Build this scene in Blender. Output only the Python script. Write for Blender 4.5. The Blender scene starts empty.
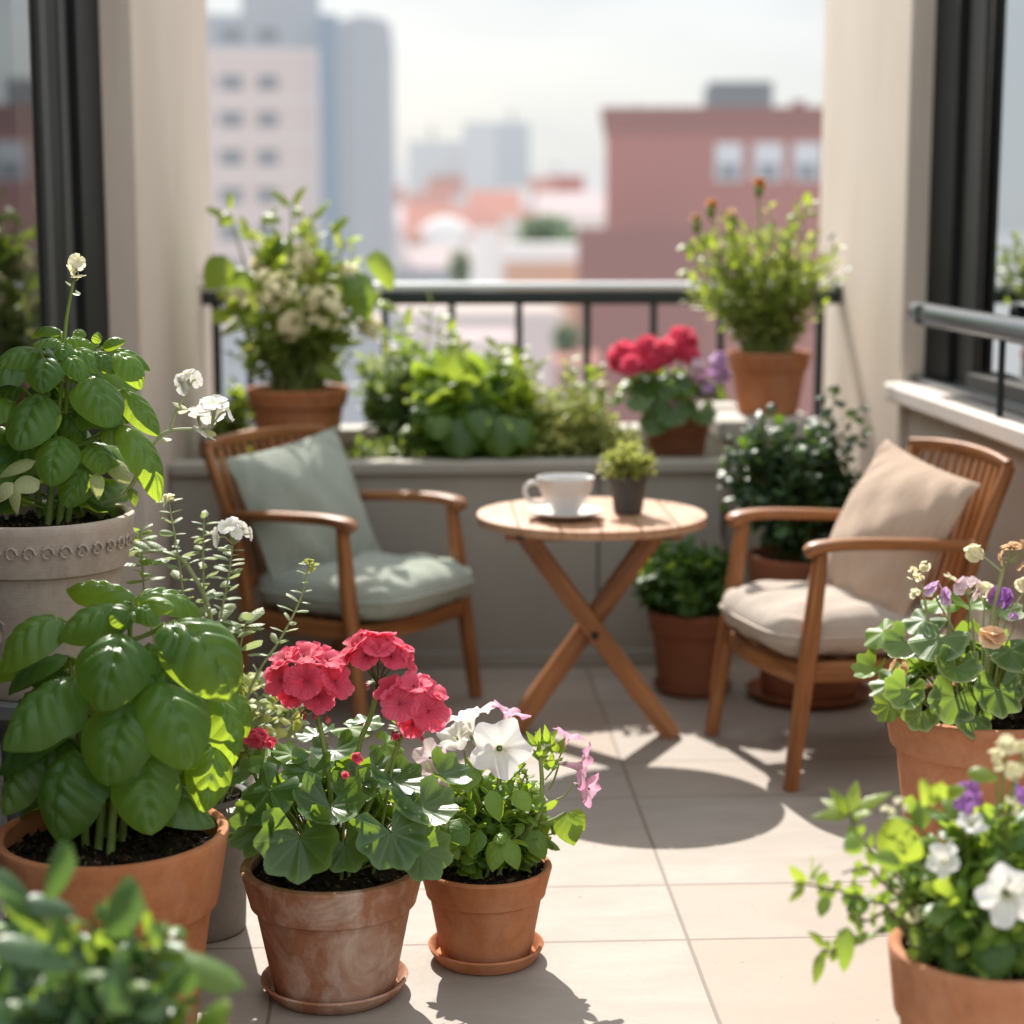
import bpy, math, random
import numpy as np
from mathutils import Vector, Matrix, Euler

random.seed(7)
rng = np.random.default_rng(11)
R = math.radians
scene = bpy.context.scene
COL = scene.collection

# ---------------------------------------------------------------- camera
FPX, HC = 1850.0, 1.5
PITCH = math.atan(287 / FPX)
YAW = math.atan(92 / FPX * math.cos(PITCH))
cam_d = bpy.data.cameras.new('camera')
cam = bpy.data.objects.new('camera', cam_d)
COL.objects.link(cam)
cam.location = (0, 0, HC)
cam.rotation_euler = (math.pi / 2 - PITCH, 0, -YAW)
cam_d.sensor_width = 36
cam_d.lens = FPX / 1024 * 36
cam_d.clip_start, cam_d.clip_end = 0.05, 6000
cam_d.dof.use_dof = True
cam_d.dof.focus_distance = 3.62
cam_d.dof.aperture_fstop = 1.8
cam_d.dof.aperture_blades = 0
scene.camera = cam
ROT = np.array(cam.rotation_euler.to_matrix())


def at(u, v, Y):
    """survey helper: the place seen at pixel (u, v) that lies Y metres in front of the doorway"""
    d = ROT @ np.array([(u - 512) / FPX, -(v - 512) / FPX, -1.0])
    return np.array([0, 0, HC]) + d * (Y / d[1])


def floor_at(u, v):
    d = ROT @ np.array([(u - 512) / FPX, -(v - 512) / FPX, -1.0])
    return (d * (-HC / d[2]))[:2]


def zcam(Y, z=.2):
    return Y * math.cos(PITCH) + (HC - z) * math.sin(PITCH)


# ---------------------------------------------------------------- mesh builder
class MB:
    def __init__(s):
        s.V, s.F, s.A, s.n, s.M = [], [], [], 0, []

    def add(s, V, F, A=None, m=0):
        V = np.asarray(V, float)
        s.V.append(V)
        s.A.append(np.zeros((len(V), 3)) if A is None else np.asarray(A, float))
        for f in F:                              # F: list of index arrays of equal arity
            f = np.asarray(f)
            s.F.append(f + s.n)
            s.M.append((len(f), m))
        s.n += len(V)

    def build(s, name, mats, parent=None, smooth=True, angle=None):
        me = bpy.data.meshes.new(name)
        V = np.concatenate(s.V)
        me.vertices.add(len(V))
        me.vertices.foreach_set('co', V.astype(np.float32).ravel())
        loops = np.concatenate([f.ravel() for f in s.F])
        tot = np.concatenate([np.full(len(f), f.shape[1]) for f in s.F])
        start = np.concatenate([[0], np.cumsum(tot)[:-1]])
        me.loops.add(len(loops))
        me.loops.foreach_set('vertex_index', loops.astype(np.int32))
        me.polygons.add(len(tot))
        me.polygons.foreach_set('loop_start', start.astype(np.int32))
        me.polygons.foreach_set('loop_total', tot.astype(np.int32))
        if not isinstance(mats, (list, tuple)):
            mats = [mats]
        for m in mats:
            me.materials.append(m)
        if len(mats) > 1:
            mi = np.concatenate([np.full(c, m) for c, m in s.M])
            me.polygons.foreach_set('material_index', mi.astype(np.int32))
        me.update(calc_edges=True)
        me.validate()
        if len(me.vertices) == len(V):
            a = me.attributes.new('luv', 'FLOAT_VECTOR', 'POINT')
            a.data.foreach_set('vector', np.concatenate(s.A).astype(np.float32).ravel())
        me.polygons.foreach_set('use_smooth', np.full(len(me.polygons), smooth))
        if angle is not None:
            me.set_sharp_from_angle(angle=R(angle))
        o = bpy.data.objects.new(name, me)
        COL.objects.link(o)
        if parent is not None:
            o.parent = parent
        return o


def quads(nu, nv, wrap=False, off=0):
    """grid faces for (nu+1) rows of (nv+1) verts; wrap closes the v direction (nv verts per row)"""
    w = nv if wrap else nv + 1
    i, j = np.meshgrid(np.arange(nu), np.arange(nv), indexing='ij')
    j2 = (j + 1) % w if wrap else j + 1
    q = np.stack([i * w + j, (i + 1) * w + j, (i + 1) * w + j2, i * w + j2], -1).reshape(-1, 4)
    return q + off


def unit(v):
    v = np.asarray(v, float)
    l = np.linalg.norm(v)
    return v / l if l > 1e-9 else np.array([0, 0, 1.0])


def thing(name, label, cat, loc=(0, 0, 0), rz=0, group=None):
    o = bpy.data.objects.new(name, None)
    COL.objects.link(o)
    o.empty_display_size = 0.1
    o.location = loc
    o.rotation_euler = (0, 0, rz)
    o['label'] = label
    o['category'] = cat
    if group:
        o['group'] = group
    return o


def tag(o, label, cat, group=None):
    o['label'] = label
    o['category'] = cat
    if group:
        o['group'] = group
    return o


def box(mb, x0, x1, y0, y1, z0, z1, bev=0.0, m=0):
    if bev <= 0:
        V = [(x, y, z) for x in (x0, x1) for y in (y0, y1) for z in (z0, z1)]
        F = [[0, 1, 3, 2], [4, 6, 7, 5], [0, 4, 5, 1], [2, 3, 7, 6], [0, 2, 6, 4], [1, 5, 7, 3]]
        mb.add(V, [np.array(F)], np.array(V), m)
        return
    b = bev
    V, F = [], []
    idx = {}
    for sx in (0, 1):
        for sy in (0, 1):
            for sz in (0, 1):
                X, Y, Z = (x0, x1)[sx], (y0, y1)[sy], (z0, z1)[sz]
                ix, iy, iz = (1, -1)[sx] * b, (1, -1)[sy] * b, (1, -1)[sz] * b
                idx[sx, sy, sz, 0] = len(V); V.append((X, Y + iy, Z + iz))
                idx[sx, sy, sz, 1] = len(V); V.append((X + ix, Y, Z + iz))
                idx[sx, sy, sz, 2] = len(V); V.append((X + ix, Y + iy, Z))
    q, t = [], []
    for a in (0, 1):
        q.append([idx[a, 0, 0, 0], idx[a, 1, 0, 0], idx[a, 1, 1, 0], idx[a, 0, 1, 0]][::(-1 if a == 0 else 1)])
        q.append([idx[0, a, 0, 1], idx[1, a, 0, 1], idx[1, a, 1, 1], idx[0, a, 1, 1]][::(1 if a == 0 else -1)])
        q.append([idx[0, 0, a, 2], idx[1, 0, a, 2], idx[1, 1, a, 2], idx[0, 1, a, 2]][::(-1 if a == 0 else 1)])
    for a in (0, 1):
        for c in (0, 1):
            q.append([idx[a, c, 0, 0], idx[a, c, 1, 0], idx[a, c, 1, 1], idx[a, c, 0, 1]])
            q.append([idx[a, 0, c, 0], idx[a, 1, c, 0], idx[a, 1, c, 2], idx[a, 0, c, 2]])
            q.append([idx[0, a, c, 1], idx[1, a, c, 1], idx[1, a, c, 2], idx[0, a, c, 2]])
    for k in [(a, b_, c) for a in (0, 1) for b_ in (0, 1) for c in (0, 1)]:
        t.append([idx[k + (0,)], idx[k + (1,)], idx[k + (2,)]])
    # make all faces point outward
    Vn = np.array(V); cen = Vn.mean(0)
    def fix(fs):
        out = []
        for f in fs:
            p = Vn[f]
            n = np.cross(p[1] - p[0], p[2] - p[0])
            out.append(f if np.dot(n, p.mean(0) - cen) >= 0 else f[::-1])
        return np.array(out)
    mb.add(V, [fix(q), fix(t)], Vn, m)


def lathe(mb, prof, seg=48, cx=0, cy=0, m=0, wob=0.0, rot=0.0):
    prof = np.array(prof, float)
    th = np.linspace(0, 2 * math.pi, seg, endpoint=False) + rot
    n = len(prof)
    r = prof[:, 0][:, None] * (1 + wob * np.sin(2 * th + 1)[None, :])
    V = np.stack([cx + r * np.cos(th), cy + r * np.sin(th), np.repeat(prof[:, 1][:, None], seg, 1)], -1).reshape(-1, 3)
    F = quads(n - 1, seg, wrap=True)[:, ::-1]
    A = np.stack([np.repeat(th[None], n, 0) / 6.2832, np.repeat(np.linspace(0, 1, n)[:, None], seg, 1), np.zeros((n, seg))], -1).reshape(-1, 3)
    mb.add(V, [F], A, m)


def smooth_path(P, n=6):
    P = [np.asarray(p, float) for p in P]
    if len(P) < 3:
        return np.array([P[0] + (P[1] - P[0]) * t for t in np.linspace(0, 1, max(2, n // 2))])
    Q = [2 * P[0] - P[1]] + P + [2 * P[-1] - P[-2]]
    out = []
    for i in range(1, len(Q) - 2):
        a, b, c, d = Q[i - 1], Q[i], Q[i + 1], Q[i + 2]
        for t in np.linspace(0, 1, n, endpoint=False):
            out.append(.5 * (2 * b + (c - a) * t + (2 * a - 5 * b + 4 * c - d) * t * t + (3 * b - a - 3 * c + d) * t ** 3))
    out.append(P[-1])
    return np.array(out)


def frames(P, up):
    T = np.gradient(P, axis=0)
    T /= np.linalg.norm(T, axis=1)[:, None] + 1e-12
    up = np.asarray(up, float)
    S = np.cross(T, up)
    bad = np.linalg.norm(S, axis=1) < 1e-4
    S[bad] = np.cross(T[bad], [0.31, 0.9, 0.2])
    S /= np.linalg.norm(S, axis=1)[:, None]
    U = np.cross(S, T)
    return T, S, U


def tube(mb, P, r0, r1=None, seg=6, m=0, tint=0.5, cap=False):
    P = np.asarray(P, float)
    r1 = r0 if r1 is None else r1
    T, S, U = frames(P, (0.13, 0.21, 1) if abs(unit(P[-1] - P[0])[2]) < .9 else (1, 0.1, 0))
    n = len(P)
    rad = np.linspace(r0, r1, n)
    th = np.linspace(0, 2 * math.pi, seg, endpoint=False)
    V = P[:, None, :] + rad[:, None, None] * (np.cos(th)[None, :, None] * S[:, None, :] + np.sin(th)[None, :, None] * U[:, None, :])
    A = np.zeros((n, seg, 3)); A[:, :, 0] = np.linspace(0, 1, n)[:, None]; A[:, :, 2] = tint
    F = [quads(n - 1, seg, wrap=True)]
    if cap:
        F.append(np.array([list(range(seg))[::-1]])); F.append(np.array([[(n - 1) * seg + k for k in range(seg)]]))
    mb.add(V.reshape(-1, 3), F, A.reshape(-1, 3), m)


def sweep(mb, P, w, h, up=(0, 0, 1), rnd=0.35, m=0, seed=0.0, k=4):
    """rounded rectangular bar along P: w sideways, h along up; w/h numbers or per-point arrays; stores grain coordinates"""
    P = np.asarray(P, float)
    n = len(P)
    T, S, U = frames(P, up)
    w = np.broadcast_to(np.asarray(w, float), n); h = np.broadcast_to(np.asarray(h, float), n)
    r = rnd
    prof = []
    for (sx, sy, a0) in ((1, 1, 0), (-1, 1, 90), (-1, -1, 180), (1, -1, 270)):
        for a in np.linspace(a0, a0 + 90, k):
            prof.append((sx * (1 - r) + r * math.cos(R(a)), sy * (1 - r) + r * math.sin(R(a)), 0))
    prof = np.array(prof)
    # corner radius equal in both directions: scale by smaller side
    K = len(prof)
    mn = np.minimum(w, h)
    V = np.zeros((n, K, 3)); A = np.zeros((n, K, 3))
    s = np.concatenate([[0], np.cumsum(np.linalg.norm(np.diff(P, axis=0), axis=1))])
    sgn = np.array([(1, 1)] * k + [(-1, 1)] * k + [(-1, -1)] * k + [(1, -1)] * k)
    cor = prof[:, :2] - sgn * (1 - r)
    for i in range(n):
        px = sgn[:, 0] * (w[i] / 2 - r * mn[i] / 2) + cor[:, 0] * mn[i] / 2
        py = sgn[:, 1] * (h[i] / 2 - r * mn[i] / 2) + cor[:, 1] * mn[i] / 2
        V[i] = P[i] + px[:, None] * S[i] + py[:, None] * U[i]
        A[i, :, 0] = s[i] + seed; A[i, :, 1] = px + seed * 3.1; A[i, :, 2] = py + seed * 1.7
    F = [quads(n - 1, K, wrap=True), np.array([list(range(K))[::-1]]), np.array([[(n - 1) * K + q for q in range(K)]])]
    mb.add(V.reshape(-1, 3), F, A.reshape(-1, 3), m)


# ---------------------------------------------------------------- leaf and petal templates (x along the leaf, unit length; y unit width)
def T_leaf(nu, nv, peak=0.42, tipness=1.0, baseness=0.6, cup=0.25, puck=0.0, K=6, Aq=1.4, groove=0.03, wave=0.0, serr=0.0, fold=0.0):
    u = np.linspace(0, 1, nu + 1); v = np.linspace(-1, 1, nv + 1)
    a = baseness; b = a * (1 - peak) / peak * tipness
    w = u ** a * (1 - u) ** b
    w = w / w.max() * 0.5
    w[0] = max(w[0], 0.012); w[-1] = 0.006
    U, Vv = np.meshgrid(u, v, indexing='ij')
    av = np.abs(Vv)
    wid = w[:, None] * np.ones_like(Vv)
    if serr:
        wid = wid * (1 + serr * np.abs(np.sin(math.pi * 7 * U)) * av ** 4)
    Y = Vv * wid
    t = U * K - av * Aq
    Z = -cup * Vv ** 2 * (wid / .5) + fold * av * wid
    Z = Z + puck * np.abs(np.sin(math.pi * t)) * (1 - av ** 3) * (wid / .5) - groove * np.exp(-(Vv / .10) ** 2) * (wid / .5)
    Z = Z + wave * np.sin(U * 14) * av ** 2 * (wid / .5)
    Vx = np.stack([U, Y, Z], -1).reshape(-1, 3)
    A = np.stack([U, Vv, np.zeros_like(U)], -1).reshape(-1, 3)
    return Vx, quads(nu, nv), A


def T_lobed(na=44, nr=5, lobes=7, depth=0.12, cren=0.03, funnel=0.22, pleat=0.05, notch=28):
    """round scalloped pelargonium leaf, centred on the petiole"""
    th = np.linspace(-math.pi + R(notch), math.pi - R(notch), na + 1)
    rr = np.linspace(0.03, 1, nr + 1)
    TH, RR = np.meshgrid(th, rr, indexing='ij')
    s = lobes / 2 * TH * (math.pi / (math.pi - R(notch)))
    edge = 1 - depth * np.abs(np.sin(s)) ** 2.5 - cren * np.abs(np.sin(s * 3.0)) + 0.06 * np.cos(TH)
    rad = RR * (1 + (edge - 1) * RR ** 2) * 0.5
    X = rad * np.cos(TH); Y = rad * np.sin(TH)
    Z = funnel * (RR ** 1.6) * 0.5 + pleat * np.cos(2 * s) * RR ** 1.5 * .5
    V = np.stack([X, Y, Z], -1).reshape(-1, 3)
    A = np.stack([RR, s / math.pi, np.zeros_like(RR)], -1).reshape(-1, 3)
    return V, quads(na, nr)[:, ::-1], A


def T_petals(n=5, nu=5, nv=4, wid=0.62, cup=0.25, rise=0.35, notch=0.06, layers=1, jitter=0.15, seed=1):
    """open flower of n separate rounded petals, radius 0.5, facing +z"""
    r_ = np.random.default_rng(seed)
    Vs, Fs, As, off = [], [], [], 0
    for L in range(layers):
        for k in range(n):
            a = 2 * math.pi * (k + .5 * L) / n + r_.normal() * jitter * .5
            u = np.linspace(0, 1, nu + 1); v = np.linspace(-1, 1, nv + 1)
            U, Vv = np.meshgrid(u, v, indexing='ij')
            w = (0.10 + 0.9 * np.sin(np.clip(U, 0, 1) ** .8 * math.pi * .5) * np.sqrt(np.clip(1 - (np.clip(U - .62, 0, 1) / .385) ** 2, 0.02, 1))) * wid * .5
            ln = 0.5 * (1 - .18 * L) * (1 + r_.normal() * .06)
            x = U * ln * (1 - notch * (1 - np.abs(Vv)) * U ** 3)
            y = Vv * w * ln * 2
            z = (rise + .5 * L + r_.normal() * jitter) * (U * ln) * (1 - .55 * U) + cup * Vv ** 2 * w + .03 * np.sin(Vv * 5 + k) * U
            V = np.stack([x * math.cos(a) - y * math.sin(a), x * math.sin(a) + y * math.cos(a), z], -1).reshape(-1, 3)
            Vs.append(V); Fs.append(quads(nu, nv, off=off)); off += len(V)
            As.append(np.stack([U, Vv, np.full_like(U, r_.random())], -1).reshape(-1, 3))
    return np.concatenate(Vs), np.concatenate(Fs), np.concatenate(As)


def T_trumpet(na=50, seed=1):
    """petunia: tube along -z opening to a ruffled five-lobed disc of radius .5 at z=0"""
    prof = [(0.035, -.62), (.05, -.5), (.06, -.36), (.085, -.22), (.14, -.11), (.24, -.05), (.34, -.03), (.43, -.025), (.5, -.04)]
    th = np.linspace(0, 2 * math.pi, na, endpoint=False)
    r_ = np.random.default_rng(seed)
    Vs = []; As = []
    for i, (r, z) in enumerate(prof):
        s = i / (len(prof) - 1)
        q = s ** 3
        rad = r * (1 + q * (.07 * np.cos(5 * th) - .06 * np.abs(np.cos(2.5 * th)) ** 8 * -1 + .03 * np.sin(11 * th + seed)))
        rad = rad * (1 - .10 * q * np.abs(np.sin(2.5 * th)) ** 6)
        zz = z + q * (.045 * np.sin(5 * th + 1) + .035 * np.sin(9 * th + seed * 2) + .02 * np.sin(17 * th))
        Vs.append(np.stack([rad * np.cos(th), rad * np.sin(th), zz], -1))
        As.append(np.stack([np.full(na, s), th / 6.28318 * 5, np.full(na, .5)], -1))
    return np.concatenate(Vs), quads(len(prof) - 1, na, wrap=True)[:, ::-1], np.concatenate(As)


def put_chord(mb, T, base, tip, width, nh, arch=0.0, tint=0.5, m=0, curl=0.0, roll=0.0):
    V, F, A = T
    base = np.asarray(base, float); tip = np.asarray(tip, float)
    X = tip - base; L = np.linalg.norm(X); X = X / (L + 1e-9)
    Z = np.asarray(nh, float); Z = Z - Z.dot(X) * X
    Z = unit(Z) if np.linalg.norm(Z) > 1e-5 else unit(np.cross(X, [.3, .9, .1]))
    Y = np.cross(Z, X)
    if roll:
        Y, Z = Y * math.cos(roll) + Z * math.sin(roll), Z * math.cos(roll) - Y * math.sin(roll)
    x, y, z = V[:, 0], V[:, 1], V[:, 2]
    zz = z * width + arch * L * 4 * x * (1 - x) + curl * L * x ** 3
    P = base + np.outer(x * L, X) + np.outer(y * width, Y) + np.outer(zz, Z)
    B = A.copy(); B[:, 2] = tint
    mb.add(P, [F], B, m)


def put_disc(mb, T, c, n, size, xdir=None, tint=None, m=0, flat=1.0):
    V, F, A = T
    Z = unit(n)
    X = np.asarray(xdir if xdir is not None else rng.normal(size=3), float)
    X = X - X.dot(Z) * Z
    X = unit(X) if np.linalg.norm(X) > 1e-5 else unit(np.cross(Z, [.3, .8, .5]))
    Y = np.cross(Z, X)
    P = np.asarray(c, float) + size * (np.outer(V[:, 0], X) + np.outer(V[:, 1], Y) + np.outer(V[:, 2] * flat, Z))
    B = A.copy()
    if tint is not None:
        B[:, 2] = tint
    mb.add(P, [F], B, m)


def rv(s=1.0):
    return rng.normal(size=3) * s


LF_BASIL = T_leaf(26, 16, peak=.40, tipness=.95, baseness=.50, cup=.28, puck=.085, K=4.6, Aq=1.5, groove=.075)
LF_BASIL2 = T_leaf(26, 16, peak=.42, tipness=1.05, baseness=.55, cup=.46, puck=.09, K=4.6, Aq=1.5, groove=.08, wave=.04)
LF_OVATE = T_leaf(6, 4, peak=.42, tipness=1.1, cup=.16, groove=.05)
LF_SMALL = T_leaf(4, 2, peak=.48, cup=.12, groove=.04)
LF_ROUND = T_leaf(6, 4, peak=.58, tipness=.85, baseness=.55, cup=.22, groove=.03)
LF_LONG = T_leaf(6, 2, peak=.40, tipness=1.2, cup=.2, groove=.05)
LF_HEART = T_leaf(8, 6, peak=.30, tipness=.9, baseness=.32, cup=.20, puck=.03, K=4, Aq=1.2, groove=.05)
LF_SERR = T_leaf(10, 6, peak=.45, cup=.16, puck=.03, K=5, Aq=1.2, groove=.04, serr=.22)
LF_GER = [T_lobed(lobes=7, funnel=.30, pleat=.07), T_lobed(lobes=7, funnel=.12, pleat=.09, depth=.15), T_lobed(lobes=5, funnel=-.10, pleat=.08, depth=.15),
          T_lobed(lobes=7, funnel=.46, pleat=.09, depth=.13)]
LF_GERS = [T_lobed(na=28, nr=3, lobes=7, funnel=.22, pleat=.07), T_lobed(na=28, nr=3, lobes=5, funnel=-.08, pleat=.07)]
FL_GER = [T_petals(6, 6, 6, wid=.84, cup=.12, rise=.22, layers=1, jitter=.14, seed=s) for s in range(5)]
FL_BIG = []
for s_ in range(4):
    q1 = T_petals(6, 8, 6, wid=.70, cup=.14, rise=.52, layers=1, jitter=.18, seed=s_ + 40, notch=.08)
    q2 = T_petals(3, 6, 6, wid=.95, cup=.10, rise=.42, layers=1, jitter=.10, seed=s_ + 50, notch=.08)
    a_ = .63; V2 = q2[0] * .74; V2 = np.stack([V2[:, 0] * math.cos(a_) - V2[:, 1] * math.sin(a_), V2[:, 0] * math.sin(a_) + V2[:, 1] * math.cos(a_), V2[:, 2] + .02], -1)
    FL_BIG.append((np.concatenate([q1[0], V2]), np.concatenate([q1[1], q2[1] + len(q1[0])]), np.concatenate([q1[2], q2[2]])))
FL_FOUR = [T_petals(4, 4, 4, wid=.62, cup=.12, rise=.12, jitter=.1, seed=s) for s in range(3)]
FL_FIVE = [T_petals(5, 4, 4, wid=.62, cup=.12, rise=.12, jitter=.12, seed=s) for s in range(3)]
FL_PET = [T_trumpet(seed=s) for s in (1, 2, 3)]


# ---------------------------------------------------------------- materials
class NT:
    def __init__(s, name):
        s.mat = bpy.data.materials.new(name)
        s.mat.use_nodes = True
        s.t = s.mat.node_tree
        s.t.nodes.clear()
        s.out = s.t.nodes.new('ShaderNodeOutputMaterial')

    def node(s, typ, **kw):
        n = s.t.nodes.new(typ)
        for k, v in kw.items():
            setattr(n, k, v)
        return n

    def link(s, a, b):
        s.t.links.new(a, b)

    def setin(s, n, key, val):
        i = n.inputs[key]
        if hasattr(val, 'is_output'):
            s.link(val, i)
        elif isinstance(val, (tuple, list)) and len(val) == 3 and i.type == 'RGBA':
            i.default_value = (*val, 1)
        else:
            i.default_value = val

    def m(s, op, a, b=None, c=None, clamp=False):
        n = s.node('ShaderNodeMath', operation=op, use_clamp=clamp)
        for i, x in enumerate((a, b, c)):
            if x is not None:
                s.setin(n, i, x)
        return n.outputs[0]

    def mix(s, f, a, b, mode='MIX'):
        n = s.node('ShaderNodeMix', data_type='RGBA', blend_type=mode)
        s.setin(n, 0, f); s.setin(n, 6, a); s.setin(n, 7, b)
        return n.outputs[2]

    def noise(s, vec, scale, detail=4, rough=.55, dist=0):
        n = s.node('ShaderNodeTexNoise')
        if vec is not None:
            s.link(vec, n.inputs['Vector'])
        n.inputs['Scale'].default_value = scale; n.inputs['Detail'].default_value = detail
        n.inputs['Roughness'].default_value = rough; n.inputs['Distortion'].default_value = dist
        return n.outputs['Fac']

    def ramp(s, f, lo, hi):
        n = s.node('ShaderNodeMapRange', clamp=True)
        s.setin(n, 0, f); n.inputs[1].default_value = lo; n.inputs[2].default_value = hi
        return n.outputs[0]

    def attr(s):
        n = s.node('ShaderNodeAttribute', attribute_name='luv')
        x = s.node('ShaderNodeSeparateXYZ')
        s.link(n.outputs['Vector'], x.inputs[0])
        return n.outputs['Vector'], x.outputs[0], x.outputs[1], x.outputs[2]

    def coord(s, kind='Object', scale=None):
        o = s.node('ShaderNodeTexCoord').outputs[kind]
        if scale:
            n = s.node('ShaderNodeMapping'); s.link(o, n.inputs[0]); n.inputs['Scale'].default_value = scale
            o = n.outputs[0]
        return o

    def scaled(s, vec, scale):
        n = s.node('ShaderNodeMapping'); s.link(vec, n.inputs[0]); n.inputs['Scale'].default_value = scale
        return n.outputs[0]

    def bump(s, h, strength=.3, dist=.01, normal=None):
        n = s.node('ShaderNodeBump'); s.setin(n, 'Height', h)
        n.inputs['Strength'].default_value = strength; n.inputs['Distance'].default_value = dist
        if normal is not None:
            s.link(normal, n.inputs['Normal'])
        return n.outputs[0]

    def bsdf(s, color, rough=.6, spec=.5, normal=None, **kw):
        n = s.node('ShaderNodeBsdfPrincipled')
        s.setin(n, 'Base Color', color); s.setin(n, 'Roughness', rough); s.setin(n, 'Specular IOR Level', spec)
        if normal is not None:
            s.link(normal, n.inputs['Normal'])
        for k, v in kw.items():
            s.setin(n, k, v)
        return n.outputs[0]

    def done(s, sh):
        s.link(sh, s.out.inputs['Surface'])
        return s.mat


def leaf_mat(name, dark, light, trans, vein=(.25, .36, .12), K=5.5, Aq=1.6, tf=.42, rough=.38, veinamt=.5, edge=None, polar=False, spec=.5, bump=.25):
    n = NT(name)
    vec, u, v, tint = n.attr()
    ns = n.noise(n.coord('Object'), 22, 3)
    f = n.m('ADD', n.m('MULTIPLY', tint, .8), n.m('MULTIPLY', n.m('SUBTRACT', ns, .5), .7), clamp=True)
    col = n.mix(f, dark, light)
    av = n.m('ABSOLUTE', v)
    if polar:
        d = n.m('ABSOLUTE', n.m('SUBTRACT', n.m('FRACT', n.m('ADD', v, .5)), .5))      # angular distance to the nearest lobe vein
        vm = n.m('SUBTRACT', 1, n.ramp(n.m('MULTIPLY', d, n.m('ADD', u, .12)), .012, .055))
        hb = n.m('MULTIPLY', d, u)
    else:
        mid = n.m('SUBTRACT', 1, n.ramp(av, .02, .07))
        t = n.m('SUBTRACT', n.m('MULTIPLY', u, K), n.m('MULTIPLY', av, Aq))
        fr = n.m('ABSOLUTE', n.m('SUBTRACT', n.m('FRACT', n.m('ADD', t, .5)), .5))
        side = n.m('MULTIPLY', n.m('SUBTRACT', 1, n.ramp(fr, .02, .10)), n.m('SUBTRACT', .75, n.m('MULTIPLY', av, .5)))
        vm = n.m('MAXIMUM', mid, side, clamp=True)
        hb = n.m('MULTIPLY', fr, .5)
    yel = n.ramp(n.noise(n.coord('Object'), 9, 3, .6), .56, .78)
    col = n.mix(n.m('MULTIPLY', yel, .38), col, tuple(min(1, q * 1.5 + w_) for q, w_ in zip(light, (.06, .05, .0))))
    col = n.mix(n.m('MULTIPLY', vm, veinamt), col, vein)
    if edge is not None:
        e = n.ramp(u, .80, .97) if polar else n.ramp(av, .72, .95)
        col = n.mix(n.m('MULTIPLY', e, .8), col, edge)
    fine = n.noise(n.coord('Object'), 160, 2)
    nm = n.bump(n.m('ADD', n.m('SUBTRACT', hb, n.m('MULTIPLY', vm, .25)), n.m('MULTIPLY', fine, .12)), bump, .006)
    p = n.bsdf(col, n.m('ADD', rough, n.m('MULTIPLY', n.m('SUBTRACT', ns, .5), .3)), spec, nm)
    tr = n.node('ShaderNodeBsdfTranslucent')
    tcol = n.mix(n.m('MULTIPLY', vm, .35), n.mix(tint, tuple(c * .8 for c in trans), trans), tuple(c * .55 for c in trans))
    n.setin(tr, 'Color', tcol)
    n.link(nm, tr.inputs['Normal'])
    mx = n.node('ShaderNodeMixShader'); mx.inputs[0].default_value = tf
    n.link(p, mx.inputs[1]); n.link(tr.outputs[0], mx.inputs[2])
    return n.done(mx.outputs[0])


def petal_mat(name, inner, outer, trans=None, tf=.4, uvpow=.6, rough=.55, vein=0.0):
    n = NT(name)
    vec, u, v, tint = n.attr()
    f = n.m('POWER', n.m('MAXIMUM', u, .001), uvpow)
    col = n.mix(f, inner, outer)
    col = n.mix(n.m('MULTIPLY', tint, .40), col, tuple(min(1, c * 1.15 + .08) for c in outer))
    if vein:
        d = n.m('ABSOLUTE', n.m('SUBTRACT', n.m('FRACT', n.m('MULTIPLY', v, 3)), .5))
        col = n.mix(n.m('MULTIPLY', n.m('SUBTRACT', 1, n.ramp(d, .02, .2)), vein), col, inner)
    nm = n.bump(n.noise(n.scaled(vec, (3, 14, 1)), 2.0, 3), .25, .006)
    p = n.bsdf(col, rough, .3, nm)
    tr = n.node('ShaderNodeBsdfTranslucent'); n.setin(tr, 'Color', n.mix(.6, col, trans or outer))
    mx = n.node('ShaderNodeMixShader'); mx.inputs[0].default_value = tf
    n.link(p, mx.inputs[1]); n.link(tr.outputs[0], mx.inputs[2])
    return n.done(mx.outputs[0])


def stem_mat(name, a, b):
    n = NT(name)
    vec, u, v, t = n.attr()
    col = n.mix(n.noise(n.coord('Object'), 30, 2), a, b)
    p = n.bsdf(col, .5, .4)
    tr = n.node('ShaderNodeBsdfTranslucent'); n.setin(tr, 'Color', b)
    mx = n.node('ShaderNodeMixShader'); mx.inputs[0].default_value = .25
    n.link(p, mx.inputs[1]); n.link(tr.outputs[0], mx.inputs[2])
    return n.done(mx.outputs[0])


def clay_mat(name, a, b, pale=(.55, .46, .38), palef=.0, rough=.85):
    n = NT(name)
    co = n.coord('Object')
    big = n.noise(co, 6, 5, .6); fine = n.noise(co, 60, 4, .6)
    col = n.mix(n.ramp(big, .3, .7), a, b)
    col = n.mix(n.m('MULTIPLY', n.ramp(fine, .45, .75), .25), col, tuple(c * .6 for c in a))
    if palef:
        st = n.noise(n.scaled(co, (1, 1, .8)), 9, 6, .68, .6)
        sep = n.node('ShaderNodeSeparateXYZ'); n.link(co, sep.inputs[0])
        col = n.mix(n.m('MULTIPLY', n.ramp(st, .44, .66), palef), col, pale)
        dk = n.noise(n.scaled(co, (1, 1, .5)), 14, 5, .6)
        col = n.mix(n.m('MULTIPLY', n.ramp(dk, .56, .75), .45), col, tuple(c * .45 for c in a))
    ring = n.node('ShaderNodeTexWave', bands_direction='Z'); n.link(co, ring.inputs[0])
    ring.inputs['Scale'].default_value = 45; ring.inputs['Distortion'].default_value = 1.5; ring.inputs['Detail'].default_value = 2
    nm = n.bump(n.m('ADD', fine, n.m('MULTIPLY', ring.outputs['Fac'], .10)), .18, .006)
    return n.done(n.bsdf(col, n.m('ADD', rough - .1, n.m('MULTIPLY', fine, .2)), .25, nm))


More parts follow.
